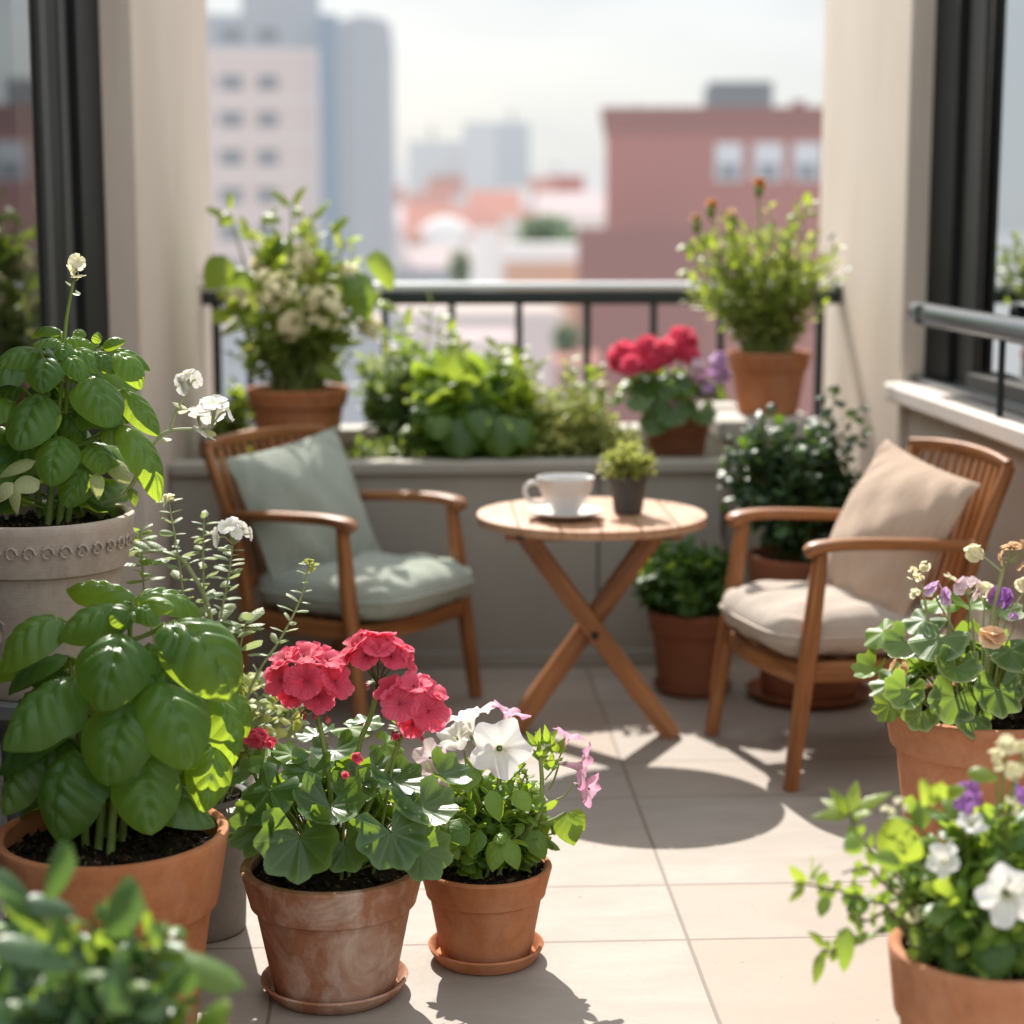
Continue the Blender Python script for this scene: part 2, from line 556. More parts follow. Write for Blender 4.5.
def wood_mat(name, a, b, rough=.5, bleach=None):
    n = NT(name)
    vec, u, v, t = n.attr()
    g = n.noise(n.scaled(vec, (2.2, 30, 30)), 1.6, 5, .6, .4)
    g2 = n.noise(n.scaled(vec, (5, 120, 120)), 1.5, 3, .6)
    pores = n.noise(n.scaled(vec, (14, 260, 260)), 1.2, 2)
    col = n.mix(n.ramp(g, .36, .64), a, b)
    col = n.mix(n.m('MULTIPLY', n.ramp(n.noise(n.coord('Object'), 5, 4, .6), .55, .75), .35), col, (.30, .20, .13))
    col = n.mix(n.m('MULTIPLY', n.ramp(g2, .5, .8), .55), col, tuple(c * .55 for c in a))
    if bleach:
        col = n.mix(n.m('MULTIPLY', n.ramp(n.noise(n.coord('Object'), 4, 3), .4, .7), .5), col, bleach)
    nm = n.bump(n.m('ADD', g2, n.m('MULTIPLY', pores, .5)), .15, .004)
    return n.done(n.bsdf(col, n.m('ADD', rough - .08, n.m('MULTIPLY', g, .2)), .4, nm))


def plaster_mat(name, a, b, rough=.9, sc=3, bumpk=.12):
    n = NT(name)
    co = n.coord('Object')
    sep = n.node('ShaderNodeSeparateXYZ'); n.link(co, sep.inputs[0])
    big = n.noise(n.scaled(co, (1, 1, .35)), sc, 5, .6); fine = n.noise(co, 140, 4, .65)
    col = n.mix(n.ramp(big, .3, .7), a, b)
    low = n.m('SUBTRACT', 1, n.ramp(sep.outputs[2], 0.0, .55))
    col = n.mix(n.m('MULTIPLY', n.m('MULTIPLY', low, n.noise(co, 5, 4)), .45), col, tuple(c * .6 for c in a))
    streak = n.noise(n.scaled(co, (14, 14, .5)), 1.6, 4, .6)
    col = n.mix(n.m('MULTIPLY', n.ramp(streak, .55, .8), .22), col, tuple(c * .62 for c in a))
    col = n.mix(n.m('MULTIPLY', n.ramp(n.noise(co, 16, 5, .7), .60, .75), .18), col, tuple(c * .7 for c in a))
    nm = n.bump(n.m('ADD', fine, n.m('MULTIPLY', n.noise(co, 22, 3), .8)), bumpk, .006)
    return n.done(n.bsdf(col, rough, .2, nm))


def flat_mat(name, a, b=None, rough=.6, sc=8, spec=.4, metal=0.0, bumpk=0.06):
    n = NT(name)
    co = n.coord('Object')
    f = n.noise(co, sc, 4)
    col = n.mix(f, a, b or tuple(c * .8 for c in a))
    nm = n.bump(n.noise(co, sc * 12, 3), bumpk, .004)
    return n.done(n.bsdf(col, rough, spec, nm, Metallic=metal))


def fabric_mat(name, a, b):
    n = NT(name)
    vec, u, v, t = n.attr()
    w1 = n.node('ShaderNodeTexWave', bands_direction='X'); n.link(vec, w1.inputs[0]); w1.inputs['Scale'].default_value = 60; w1.inputs['Distortion'].default_value = 2.5
    w2 = n.node('ShaderNodeTexWave', bands_direction='Y'); n.link(vec, w2.inputs[0]); w2.inputs['Scale'].default_value = 60; w2.inputs['Distortion'].default_value = 2.5
    slub = n.noise(n.scaled(vec, (4, 40, 1)), 1.5, 4)
    wr = n.noise(n.scaled(vec, (1.5, 3.5, 1)), 2.2, 4, .5, .6)
    col = n.mix(n.ramp(slub, .3, .7), a, b)
    h = n.m('ADD', n.m('MULTIPLY', n.m('ADD', w1.outputs['Fac'], w2.outputs['Fac']), .04), n.m('MULTIPLY', wr, .5))
    nm = n.bump(h, .65, .035)
    return n.done(n.bsdf(col, .92, .15, nm, **{'Sheen Weight': .25}))


def soil_mat():
    n = NT('potting_soil')
    co = n.coord('Object')
    a = n.noise(co, 60, 6, .7); b = n.node('ShaderNodeTexVoronoi'); n.link(co, b.inputs[0]); b.inputs['Scale'].default_value = 70
    col = n.mix(n.ramp(a, .35, .7), (.010, .007, .005), (.045, .028, .018))
    col = n.mix(n.m('MULTIPLY', n.ramp(n.noise(co, 75, 2), .58, .66), .8), col, (.22, .14, .085))
    nm = n.bump(n.m('ADD', a, b.outputs['Distance']), .9, .02)
    return n.done(n.bsdf(col, .9, .2, nm))


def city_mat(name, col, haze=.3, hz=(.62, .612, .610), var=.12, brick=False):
    """distant facade with a fixed share of bright haze mixed into its surface as glow"""
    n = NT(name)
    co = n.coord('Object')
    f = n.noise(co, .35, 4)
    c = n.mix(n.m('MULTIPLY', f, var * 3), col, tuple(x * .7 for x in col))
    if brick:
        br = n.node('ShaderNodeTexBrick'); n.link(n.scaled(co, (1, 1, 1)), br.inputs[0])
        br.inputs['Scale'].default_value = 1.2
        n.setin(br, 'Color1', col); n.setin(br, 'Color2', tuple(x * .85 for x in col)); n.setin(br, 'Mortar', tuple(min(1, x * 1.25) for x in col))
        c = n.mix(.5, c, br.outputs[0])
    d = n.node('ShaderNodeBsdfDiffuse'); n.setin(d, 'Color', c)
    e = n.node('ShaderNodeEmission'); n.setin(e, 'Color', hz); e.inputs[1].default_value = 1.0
    mx = n.node('ShaderNodeMixShader'); mx.inputs[0].default_value = haze  # even surface glow stands in for aerial haze
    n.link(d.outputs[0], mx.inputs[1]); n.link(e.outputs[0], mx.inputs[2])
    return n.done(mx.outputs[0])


M = {}
M['soil'] = soil_mat()
M['clay'] = clay_mat('terracotta', (.36, .125, .048), (.50, .20, .085), pale=(.56, .36, .25), palef=.22)
M['clay_pink'] = clay_mat('terracotta_light', (.42, .165, .078), (.53, .235, .120), pale=(.60, .40, .28), palef=.2)
M['clay_dark'] = clay_mat('terracotta_dark', (.20, .075, .04), (.28, .11, .058))
M['clay_aged'] = clay_mat('terracotta_aged', (.30, .125, .065), (.42, .19, .105), pale=(.60, .47, .38), palef=.75)
M['clay_grey'] = clay_mat('stoneware_beige', (.42, .325, .265), (.50, .395, .325), pale=(.55, .48, .42), palef=.35)
M['stone_grey'] = clay_mat('stoneware_grey', (.17, .17, .165), (.23, .225, .215))
M['char'] = flat_mat('charcoal_pot', (.055, .05, .048), (.085, .078, .072), .6)
M['ceramic'] = flat_mat('white_ceramic', (.80, .77, .73), (.74, .71, .68), .22, 5, .5, bumpk=.01)
M['stem'] = stem_mat('green_stem', (.16, .24, .05), (.30, .36, .10))
M['stem_dark'] = stem_mat('brown_stem', (.10, .10, .03), (.18, .16, .06))
M['stem_pale'] = stem_mat('pale_stem', (.32, .38, .18), (.48, .50, .28))
M['basil'] = leaf_mat('basil_leaf', (.044, .112, .024), (.115, .225, .050), (.54, .72, .05), vein=(.17, .30, .08), K=4.6, Aq=1.5, tf=.46, rough=.40, veinamt=.34, spec=.5, bump=.5)
M['basil_young'] = leaf_mat('basil_leaf_young', (.10, .20, .02), (.17, .30, .035), (.44, .58, .03), vein=(.24, .36, .10), tf=.45, rough=.36, veinamt=.3)
M['cream_leaf'] = leaf_mat('pale_leaf', (.38, .42, .16), (.55, .55, .30), (.60, .62, .20), vein=(.5, .55, .3), tf=.4, veinamt=.2, rough=.5)
M['ger'] = leaf_mat('geranium_leaf', (.030, .078, .024), (.072, .145, .038), (.36, .54, .04), vein=(.15, .26, .09), tf=.38, rough=.36, polar=True, veinamt=.38, edge=(.10, .19, .06))
M['ger_young'] = leaf_mat('geranium_leaf_young', (.09, .18, .03), (.15, .28, .045), (.42, .58, .05), vein=(.25, .36, .12), tf=.45, rough=.45, polar=True, veinamt=.4)
M['ger_var'] = leaf_mat('edged_geranium_leaf', (.040, .10, .032), (.09, .18, .05), (.40, .58, .06), vein=(.24, .36, .15), tf=.42, rough=.42, polar=True, veinamt=.42, edge=(.34, .42, .20))
M['petleaf'] = leaf_mat('petunia_leaf', (.065, .15, .020), (.17, .30, .04), (.50, .66, .05), vein=(.26, .40, .11), tf=.46, rough=.45, veinamt=.35, K=4)
M['bush_lime'] = leaf_mat('lime_leaf', (.12, .20, .025), (.26, .35, .05), (.50, .62, .06), tf=.48, rough=.35, veinamt=.15)
M['bush_green'] = leaf_mat('mid_green_leaf', (.055, .125, .028), (.15, .265, .055), (.46, .62, .06), tf=.47, rough=.38, veinamt=.2)
M['bush_dark'] = leaf_mat('dark_green_leaf', (.014, .040, .018), (.045, .085, .038), (.12, .22, .04), tf=.28, rough=.32, veinamt=.2)
M['bush_herb'] = leaf_mat('herb_leaf', (.025, .080, .015), (.065, .155, .03), (.22, .38, .04), tf=.36, rough=.45, veinamt=.2)
M['sedum'] = leaf_mat('pale_sedum_leaf', (.34, .38, .10), (.62, .62, .24), (.66, .68, .16), tf=.4, rough=.45, veinamt=.05)
M['silver'] = leaf_mat('silver_leaf', (.20, .26, .14), (.36, .42, .26), (.48, .56, .22), tf=.4, rough=.5, veinamt=.2)
M['olive'] = leaf_mat('olive_leaf', (.15, .22, .05), (.33, .38, .10), (.56, .62, .14), tf=.48, rough=.36, veinamt=.15)
M['jade'] = leaf_mat('jade_leaf', (.030, .075, .030), (.085, .16, .060), (.22, .38, .06), tf=.28, rough=.34, veinamt=.06, spec=.55)
M['citytree'] = leaf_mat('far_tree_leaf', (.20, .27, .20), (.30, .37, .27), (.30, .40, .2), tf=.3, rough=.8, veinamt=0)
M['red'] = petal_mat('red_geranium_petal', (.48, .008, .045), (.92, .15, .25), (1.0, .28, .36), tf=.55, uvpow=.75, vein=.40)
M['eye'] = petal_mat('dark_flower_eye', (.22, .02, .03), (.40, .06, .06), tf=.2)
M['redpink'] = petal_mat('rose_geranium_petal', (.55, .015, .07), (.84, .10, .20), (1.0, .18, .26), tf=.45)
M['white'] = petal_mat('white_petunia_petal', (.62, .60, .35), (.84, .80, .80), (.9, .86, .84), tf=.35, uvpow=.9, vein=.10)
M['pink'] = petal_mat('pink_petunia_petal', (.80, .66, .66), (.74, .30, .52), (.85, .45, .65), tf=.4, uvpow=2.2, vein=.15)
M['palepink'] = petal_mat('pale_pink_petal', (.8, .72, .66), (.82, .62, .70), (.88, .7, .75), tf=.4, uvpow=1.2)
M['purple'] = petal_mat('purple_petal', (.16, .03, .24), (.40, .15, .52), (.55, .25, .65), tf=.4)
M['lilac'] = petal_mat('lilac_petal', (.45, .22, .50), (.70, .48, .72), (.75, .5, .78), tf=.4)
M['peach'] = petal_mat('peach_petal', (.70, .40, .14), (.82, .58, .36), (.9, .65, .4), tf=.4)
M['creamp'] = petal_mat('cream_petal', (.72, .64, .28), (.88, .82, .62), (.95, .90, .62), tf=.5)
M['orangeb'] = petal_mat('orange_bud_petal', (.60, .22, .03), (.75, .34, .08), (.8, .4, .1), tf=.35)
M['wood'] = wood_mat('teak_wood', (.20, .072, .022), (.41, .170, .058), .42)
M['wood_table'] = wood_mat('table_top_wood', (.36, .175, .085), (.52, .29, .16), .45, bleach=(.55, .38, .27))
M['iron'] = flat_mat('black_iron', (.012, .013, .013), None, .4)
M['railpaint'] = flat_mat('dark_green_rail_paint', (.014, .021, .020), (.020, .028, .027), .42, 6, .4)
M['railgrey'] = flat_mat('slate_rail_paint', (.030, .040, .047), (.042, .052, .059), .25, 6, .6)
M['railglint'] = flat_mat('pale_rail_highlight', (.66, .69, .70), (.72, .74, .75), .35, 6, .6)  # pale colour painted in for the highlight along the handrail
M['frame'] = flat_mat('dark_window_frame', (.012, .013, .012), (.018, .019, .018), .6, 5, .12)
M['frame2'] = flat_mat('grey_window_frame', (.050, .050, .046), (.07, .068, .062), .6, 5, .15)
M['plaster'] = plaster_mat('warm_plaster', (.63, .525, .43), (.70, .60, .505))
M['plaster_r'] = plaster_mat('cream_plaster', (.61, .52, .425), (.68, .59, .495))
M['planter'] = plaster_mat('taupe_planter', (.32, .30, .255), (.38, .355, .305), .75)
M['ledge'] = plaster_mat('stone_ledge', (.42, .39, .34), (.50, .46, .41), .7)
M['sill'] = plaster_mat('pale_sill', (.62, .55, .49), (.68, .61, .55), .6)
M['sage'] = fabric_mat('sage_linen', (.33, .365, .295), (.42, .455, .38))
M['beige'] = fabric_mat('beige_linen', (.52, .375, .270), (.61, .455, .34))
M['cream'] = fabric_mat('cream_linen', (.52, .435, .36), (.60, .51, .43))


def glass_mat(name, refl, thru):
    n = NT(name)
    lw = n.node('ShaderNodeLayerWeight'); lw.inputs[0].default_value = .55
    g = n.node('ShaderNodeBsdfGlossy'); g.inputs['Roughness'].default_value = .025; n.setin(g, 'Color', refl)
    t = n.node('ShaderNodeBsdfTransparent'); n.setin(t, 'Color', thru)
    mx = n.node('ShaderNodeMixShader')
    n.link(n.m('MULTIPLY', lw.outputs['Fresnel'], .95, clamp=True), mx.inputs[0]); n.link(t.outputs[0], mx.inputs[1]); n.link(g.outputs[0], mx.inputs[2])
    return n.done(mx.outputs[0])


M['glass'] = glass_mat('window_glass', (.80, .84, .86), (.80, .82, .82))
M['glass_dim_refl'] = glass_mat('dimmed_reflection_glass', (.62, .66, .68), (.45, .47, .47))  # reflection darkened by colour, standing in for a mirrored building
M['curtain'] = flat_mat('grey_sheer_curtain', (.42, .41, .39), (.50, .49, .46), .9, 3, .1)


def tile_mat():
    n = NT('stone_floor_tiles')
    co = n.coord('Object')
    sep = n.node('ShaderNodeSeparateXYZ'); n.link(co, sep.inputs[0])
    x, y = sep.outputs[0], sep.outputs[1]
    wob = n.m('MULTIPLY', n.m('SUBTRACT', n.noise(co, 2.5, 2), .5), .004)
    xx = n.m('ADD', n.m('DIVIDE', n.m('SUBTRACT', n.m('ADD', x, wob), .558), .86), 20)
    p = n.m('DIVIDE', n.m('SUBTRACT', n.m('ADD', y, wob), 3.72), .99)
    pf = n.m('FRACT', n.m('ADD', p, 20))
    dx = n.m('MULTIPLY', n.m('ABSOLUTE', n.m('SUBTRACT', n.m('FRACT', n.m('ADD', xx, .5)), .5)), .86)
    d1 = n.m('MULTIPLY', n.m('ABSOLUTE', n.m('SUBTRACT', n.m('FRACT', n.m('ADD', pf, .5)), .5)), .99)
    d2 = n.m('MULTIPLY', n.m('ABSOLUTE', n.m('SUBTRACT', pf, .3333)), .99)
    d = n.m('MINIMUM', dx, n.m('MINIMUM', d1, d2))
    joint = n.m('SUBTRACT', 1, n.ramp(d, .0026, .0052))
    near = n.m('SUBTRACT', 1, n.ramp(d, .003, .02))
    row = n.m('ADD', n.m('MULTIPLY', n.m('FLOOR', n.m('ADD', p, 20)), 2), n.m('GREATER_THAN', pf, .3333))
    cell = n.node('ShaderNodeCombineXYZ'); n.link(n.m('FLOOR', xx), cell.inputs[0]); n.link(row, cell.inputs[1])
    wn = n.node('ShaderNodeTexWhiteNoise'); n.link(cell.outputs[0], wn.inputs[0])
    big = n.noise(n.scaled(co, (1, 2.2, 1)), 3.5, 6, .62, .5); fine = n.noise(co, 70, 4, .6)
    col = n.mix(n.ramp(big, .3, .72), (.285, .250, .214), (.375, .332, .290))
    col = n.mix(n.m('MULTIPLY', wn.outputs[0], .9), col, (.325, .255, .200))
    col = n.mix(n.m('MULTIPLY', n.ramp(fine, .55, .8), .3), col, (.36, .29, .23))
    stain = n.noise(co, 1.3, 5, .6)
    col = n.mix(n.m('MULTIPLY', n.ramp(stain, .48, .72), .45), col, (.29, .245, .20))
    spk = n.noise(co, 38, 2, .5)
    col = n.mix(n.m('MULTIPLY', n.ramp(spk, .70, .76), .5), col, (.16, .125, .10))
    col = n.mix(n.m('MULTIPLY', near, .32), col, (.32, .26, .21))
    col = n.mix(n.m('MULTIPLY', joint, .9), col, (.17, .14, .115))
    h = n.m('SUBTRACT', n.m('MULTIPLY', n.m('ADD', fine, big), .15), joint)
    nm = n.bump(h, .35, .004)
    return n.done(n.bsdf(col, n.m('ADD', .55, n.m('MULTIPLY', fine, .25)), .35, nm))


M['tiles'] = tile_mat()

# ---------------------------------------------------------------- light
SUN_DIR = unit((0.11, -0.725, -0.685))                 # direction the light travels
sun_el = math.asin(-SUN_DIR[2]); sun_az = math.atan2(-SUN_DIR[0], -SUN_DIR[1])   # azimuth of the sun from +Y towards +X
w = bpy.data.worlds.new('World'); scene.world = w; w.use_nodes = True
wt = w.node_tree; wt.nodes.clear()
sky = wt.nodes.new('ShaderNodeTexSky'); sky.sky_type = 'NISHITA'; sky.sun_disc = False
sky.sun_elevation = sun_el; sky.sun_rotation = sun_az; sky.air_density = 1.0; sky.dust_density = 2.5; sky.ozone_density = 1.0; sky.altitude = 50
tc = wt.nodes.new('ShaderNodeTexCoord')
mp = wt.nodes.new('ShaderNodeMapping'); mp.inputs['Scale'].default_value = (1, 1, 3.2); wt.links.new(tc.outputs['Generated'], mp.inputs[0])
nz = wt.nodes.new('ShaderNodeTexNoise'); nz.inputs['Scale'].default_value = 2.6; nz.inputs['Detail'].default_value = 6; wt.links.new(mp.outputs[0], nz.inputs['Vector'])
mr = wt.nodes.new('ShaderNodeMapRange'); mr.inputs[1].default_value = .38; mr.inputs[2].default_value = .62; mr.inputs[3].default_value = .80; mr.inputs[4].default_value = .98
wt.links.new(nz.outputs[0], mr.inputs[0])
mxw = wt.nodes.new('ShaderNodeMix'); mxw.data_type = 'RGBA'; wt.links.new(mr.outputs[0], mxw.inputs[0]); wt.links.new(sky.outputs[0], mxw.inputs[6])
mxw.inputs[7].default_value = (4.1, 4.28, 4.42, 1)
sz = wt.nodes.new('ShaderNodeSeparateXYZ'); wt.links.new(tc.outputs['Generated'], sz.inputs[0])
zr = wt.nodes.new('ShaderNodeMapRange'); zr.inputs[1].default_value = .14; zr.inputs[2].default_value = .55; zr.inputs[3].default_value = 1.0; zr.inputs[4].default_value = 1.85
wt.links.new(sz.outputs[2], zr.inputs[0])
vm = wt.nodes.new('ShaderNodeVectorMath'); vm.operation = 'SCALE'; wt.links.new(mxw.outputs[2], vm.inputs[0]); wt.links.new(zr.outputs[0], vm.inputs['Scale'])
bg = wt.nodes.new('ShaderNodeBackground'); bg.inputs[1].default_value = 0.115
wt.links.new(vm.outputs[0], bg.inputs[0])
wo = wt.nodes.new('ShaderNodeOutputWorld'); wt.links.new(bg.outputs[0], wo.inputs[0])
sl = bpy.data.lights.new('sun', 'SUN'); sl.energy = 5.0; sl.angle = R(.55); sl.color = (1, .945, .87)
so = bpy.data.objects.new('sun', sl); COL.objects.link(so)
so.rotation_euler = Vector(SUN_DIR).to_track_quat('-Z', 'Y').to_euler()
so.location = (-2, 12, 12)

# ---------------------------------------------------------------- balcony shell
XL, XR = -0.85, 1.66            # inner faces of the two piers
YW, YR = 6.20, 7.30             # planter front, railing
mb = MB(); box(mb, -2.2, 2.9, 0.6, 7.75, -.25, 0)
fl = mb.build('floor', M['tiles'], smooth=False); fl['kind'] = 'structure'

mb = MB(); box(mb, -1.6, XL, 5.70, 7.72, 0.001, 2.47, .006)
o = mb.build('pier', M['plaster'], smooth=False); tag(o, 'beige plastered pier left of the balcony opening, beside the tall flowering basil', 'pier')
mb = MB(); box(mb, XR, 2.4, 6.34, 7.72, 0.001, 2.47, .006)
o = mb.build('pier', M['plaster_r'], smooth=False); tag(o, 'cream plastered pier on the right, behind the beige armchair', 'pier')

# planter with ledges, soil and panels
pl = thing('planter_box', 'long taupe built-in planter box full of greenery along the balcony railing', 'planter', ((XL + 1.0) / 2, 6.7, 0.001))
ox, oy = pl.location[0], pl.location[1]
x0, x1 = XL + .004 - ox, 1.02 - ox
mb = MB()
zt = .665
pw = [x0, at(598, 600, YW)[0] - ox, x1]
for a, b in ((pw[0], pw[1] - .003), (pw[1] + .003, pw[2])):
    box(mb, a, b, YW - oy, YW + .09 - oy, 0, zt, .004)
mb.build('front_panel', M['planter'], pl, smooth=False)
mb = MB(); box(mb, x1 - .09, x1, YW + .092 - oy, 7.20 - oy, 0, zt, .004); mb.build('end_panel', M['planter'], pl, smooth=False)
mb = MB(); box(mb, x0, x1 + .0, 7.10 - oy, 7.24 - oy, 0.0, zt, .004); mb.build('back_panel', M['planter'], pl, smooth=False)
mb = MB(); box(mb, x0, x1 + .02, YW - .025 - oy, YW + .10 - oy, zt + .001, zt + .045, .008); mb.build('ledge', M['planter'], pl, smooth=False)
mb = MB(); box(mb, x0, x1 + .02, 7.08 - oy, 7.255 - oy, zt + .001, zt + .06, .006); mb.build('ledge', M['ledge'], pl, smooth=False)
mb = MB(); box(mb, x0, x1 + .004, YW - .016 - oy, YW - .002 - oy, .0, .055, .004); mb.build('skirting', M['planter'], pl, smooth=False)


def soil_disc(r, z, seed=0, n=26, rings=8):
    mb = MB()
    r_ = np.random.default_rng(seed)
    V = [(0, 0, z + .01)]; F3 = []
    for i in range(1, rings + 1):
        for k in range(n):
            a = 2 * math.pi * k / n
            rr = r * i / rings
            V.append((rr * math.cos(a), rr * math.sin(a), z + r_.normal() * .004 + .012 * (1 - (i / rings) ** 2)))
    F3 = np.array([[0, 1 + k, 1 + (k + 1) % n] for k in range(n)])
    q = []
    for i in range(rings - 1):
        for k in range(n):
            q.append([1 + i * n + k, 1 + (i + 1) * n + k, 1 + (i + 1) * n + (k + 1) % n, 1 + i * n + (k + 1) % n])
    mb.add(V, [F3, np.array(q)])
    # crumbs of bark and compost
    for _ in range(130):
        a = r_.random() * 6.283; rr = r * .95 * math.sqrt(r_.random())
        s = r_.uniform(.004, .012) * (1 + r * 1.5)
        c = np.array([rr * math.cos(a), rr * math.sin(a), z + s * .5 + .010 * (1 - (rr / r) ** 2)])
        oc = np.array([(1, 0, 0), (-1, 0, 0), (0, 1, 0), (0, -1, 0), (0, 0, 1), (0, 0, -1)], float) * s * r_.uniform(.4, 1.3, (6, 1))
        mb.add(c + oc, [np.array([[0, 2, 4], [2, 1, 4], [1, 3, 4], [3, 0, 4], [2, 0, 5], [1, 2, 5], [3, 1, 5], [0, 3, 5]])])
    return mb


mb = MB()
gx = np.linspace(x0 + .002, x1 - .092, 60); gy = np.linspace(YW + .092 - oy, 7.098 - oy, 24)
GX, GY = np.meshgrid(gx, gy, indexing='ij')
GZ = .61 + rng.normal(size=GX.shape) * .008
mb.add(np.stack([GX, GY, GZ], -1).reshape(-1, 3), [quads(59, 23)])
mb.build('soil', M['soil'], pl)

# pedestal right of the planter
pd = thing('pedestal', 'short grey stone pedestal with a slab top carrying the tall pale green potted plant', 'pedestal', (1.215, 6.76, 0.001))
mb = MB(); box(mb, -.145, .145, -.33, .33, 0, .755, .006); mb.build('column_shaft', M['planter'], pd, smooth=False)
mb = MB(); box(mb, -.175, .185, -.37, .37, .756, .82, .008); mb.build('slab', M['ledge'], pd, smooth=False)

# back railing
rl = thing('balcony_railing', 'dark metal balcony railing with thin balusters across the back above the planter', 'railing', ((XL + XR) / 2, YR, 0))
ox = rl.location[0]
mb = MB(); sweep(mb, [(XL + .002 - ox, 0, 1.218), (0, 0, 1.218), (XR - .002 - ox, 0, 1.218)], .078, .052, rnd=.3, k=5); mb.build('handrail', M['railpaint'], rl, smooth=True, angle=50)
mb = MB(); sweep(mb, [(XL + .003 - ox, 0, 1.263), (0, 0, 1.263), (XR - .003 - ox, 0, 1.263)], .092, .030, rnd=.95, k=8); mb.build('rail_highlight', M['railglint'], rl, smooth=True, angle=50)  # pale strip added as the painted highlight on the rail's upper edge
mb = MB(); sweep(mb, [(XL + .002 - ox, 0, .66), (0, 0, .66), (XR - .002 - ox, 0, .66)], .04, .035, rnd=.2); mb.build('bottom_rail', M['railpaint'], rl, smooth=True, angle=50)
for px in (217, 250, 318, 385, 452, 519, 587, 653, 720, 787, 819):
    x = at(px, 350, YR)[0] - ox
    wd = .034 if px in (217, 819) else .027
    mb = MB(); sweep(mb, [(x, 0, .0 if px in (217, 819) else .678), (x, 0, 1.193)], wd, wd, up=(0, 1, 0), rnd=.25); mb.build('baluster', M['railpaint'], rl, smooth=True, angle=50)


# windows -------------------------------------------------------------
def window(name, label, x, side, y_far, y_near, z0, z1, stiles, gx, gy0, gy1):
    """sliding window in the plane X=x; side=+1 opens towards +x; stiles: (ya, yb, depth toward the balcony, dark?)"""
    t = thing(name, label, 'window', (x, (y_far + y_near) / 2, z0))
    oy = t.location[1]
    h = z1 - z0
    for (ya, yb, pr, mt) in stiles:
        mb = MB(); lo, hi = sorted((0, side * -pr)); box(mb, lo - .02, hi, ya - oy, yb - oy, 0.002, h - .06, .004)
        mb.build('frame_stile', M[mt], t, smooth=False)
    ya, yb = min(s[0] for s in stiles), max(s[1] for s in stiles)
    mb = MB(); lo, hi = sorted((side * .07, side * -.05)); box(mb, lo, hi, y_near - oy, yb - .002 - oy, h - .058, h, .004); mb.build('frame_head', M['frame'], t, smooth=False)
    mb = MB(); box(mb, lo, hi - .03 * (side < 0), y_near - oy, ya - .002 - oy, 0, .05, .004); mb.build('frame_rail', M['frame2'], t, smooth=False)
    mb = MB(); V = [(gx - x, gy0 - oy, .045), (gx - x, gy1 - oy, .045), (gx - x, gy1 - oy, h - .05), (gx - x, gy0 - oy, h - .05)]
    mb.add(V, [np.array([[0, 1, 2, 3]])]); mb.build('glass_pane', M['glass' if side < 0 else 'glass_dim_refl'], t, smooth=False)
    return t


xw = -0.975
ys = lambda px, x: x * FPX / (px - 420)               # depth at which the wall plane X=x is seen at column px
window('sliding_window', 'dark framed sliding glass door on the left reflecting the sky, behind the tall basil', xw, -1, 5.698, 2.2, 0.002, 2.46,
       [(ys(80, xw), 5.698, .030, 'frame'), (ys(72, xw), ys(80, xw) - .004, .006, 'frame2'), (ys(62, xw), ys(72, xw) - .004, -.006, 'frame'), (ys(55, xw), ys(62, xw) - .003, .002, 'frame2')],
       xw - .012, 2.2, ys(57, xw))
# curtain behind the left glass
mb = MB()
yy = np.linspace(2.2, 5.3, 240); zz = np.linspace(.03, 2.4, 8)
YY, ZZ = np.meshgrid(yy, zz, indexing='ij')
XX = xw - .16 + .022 * np.sin(YY * 52) + .012 * np.sin(YY * 23 + 1)
mb.add(np.stack([XX, YY, ZZ], -1).reshape(-1, 3), [quads(239, 7)])
o = mb.build('sheer_curtain', M['curtain']); tag(o, 'grey sheer curtain in vertical folds behind the left glass door', 'curtain')
# wall behind curtain so that no outdoors shows through
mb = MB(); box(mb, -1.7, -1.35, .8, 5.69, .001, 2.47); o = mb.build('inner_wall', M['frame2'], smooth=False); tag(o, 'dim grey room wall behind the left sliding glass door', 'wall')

xw2 = 1.79
window('sliding_window', 'dark framed window on the right above the pale sill, behind the slate guard rail', xw2, 1, 6.338, 3.0, 0.985, 2.46,
       [(ys(968, xw2), 6.338, .03, 'frame'), (ys(985, xw2), ys(968, xw2) - .004, .0, 'frame2')],
       xw2 + .012, 3.0, ys(982, xw2))
mb = MB(); YY, ZZ = np.meshgrid(np.linspace(3.0, 5.9, 200), np.linspace(1.02, 2.4, 6), indexing='ij')
XX = xw2 + .2 + .02 * np.sin(YY * 48)
mb.add(np.stack([XX, YY, ZZ], -1).reshape(-1, 3), [quads(199, 5)])
o = mb.build('sheer_curtain', M['curtain']); tag(o, 'grey sheer curtain behind the right window glass', 'curtain')
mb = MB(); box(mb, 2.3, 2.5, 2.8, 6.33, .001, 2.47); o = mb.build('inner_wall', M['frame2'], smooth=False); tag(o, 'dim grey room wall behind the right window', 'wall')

lw_ = thing('side_wall', 'low cream side wall with a pale projecting sill under the right window', 'wall', (1.78, 4.66, 0.001))
mb = MB(); box(mb, -.09, .30, -1.9, 1.675, 0, .899, .004); mb.build('wall_panel', M['plaster_r'], lw_, smooth=False)
mb = MB(); box(mb, -.18, .32, -1.9, 1.675, .90, .962, .010); mb.build('window_sill', M['sill'], lw_, smooth=False)
mb = MB(); box(mb, -.085, -.02, -1.9, 1.675, .9635, .985, .003); mb.build('track', M['railgrey'], lw_, smooth=False)

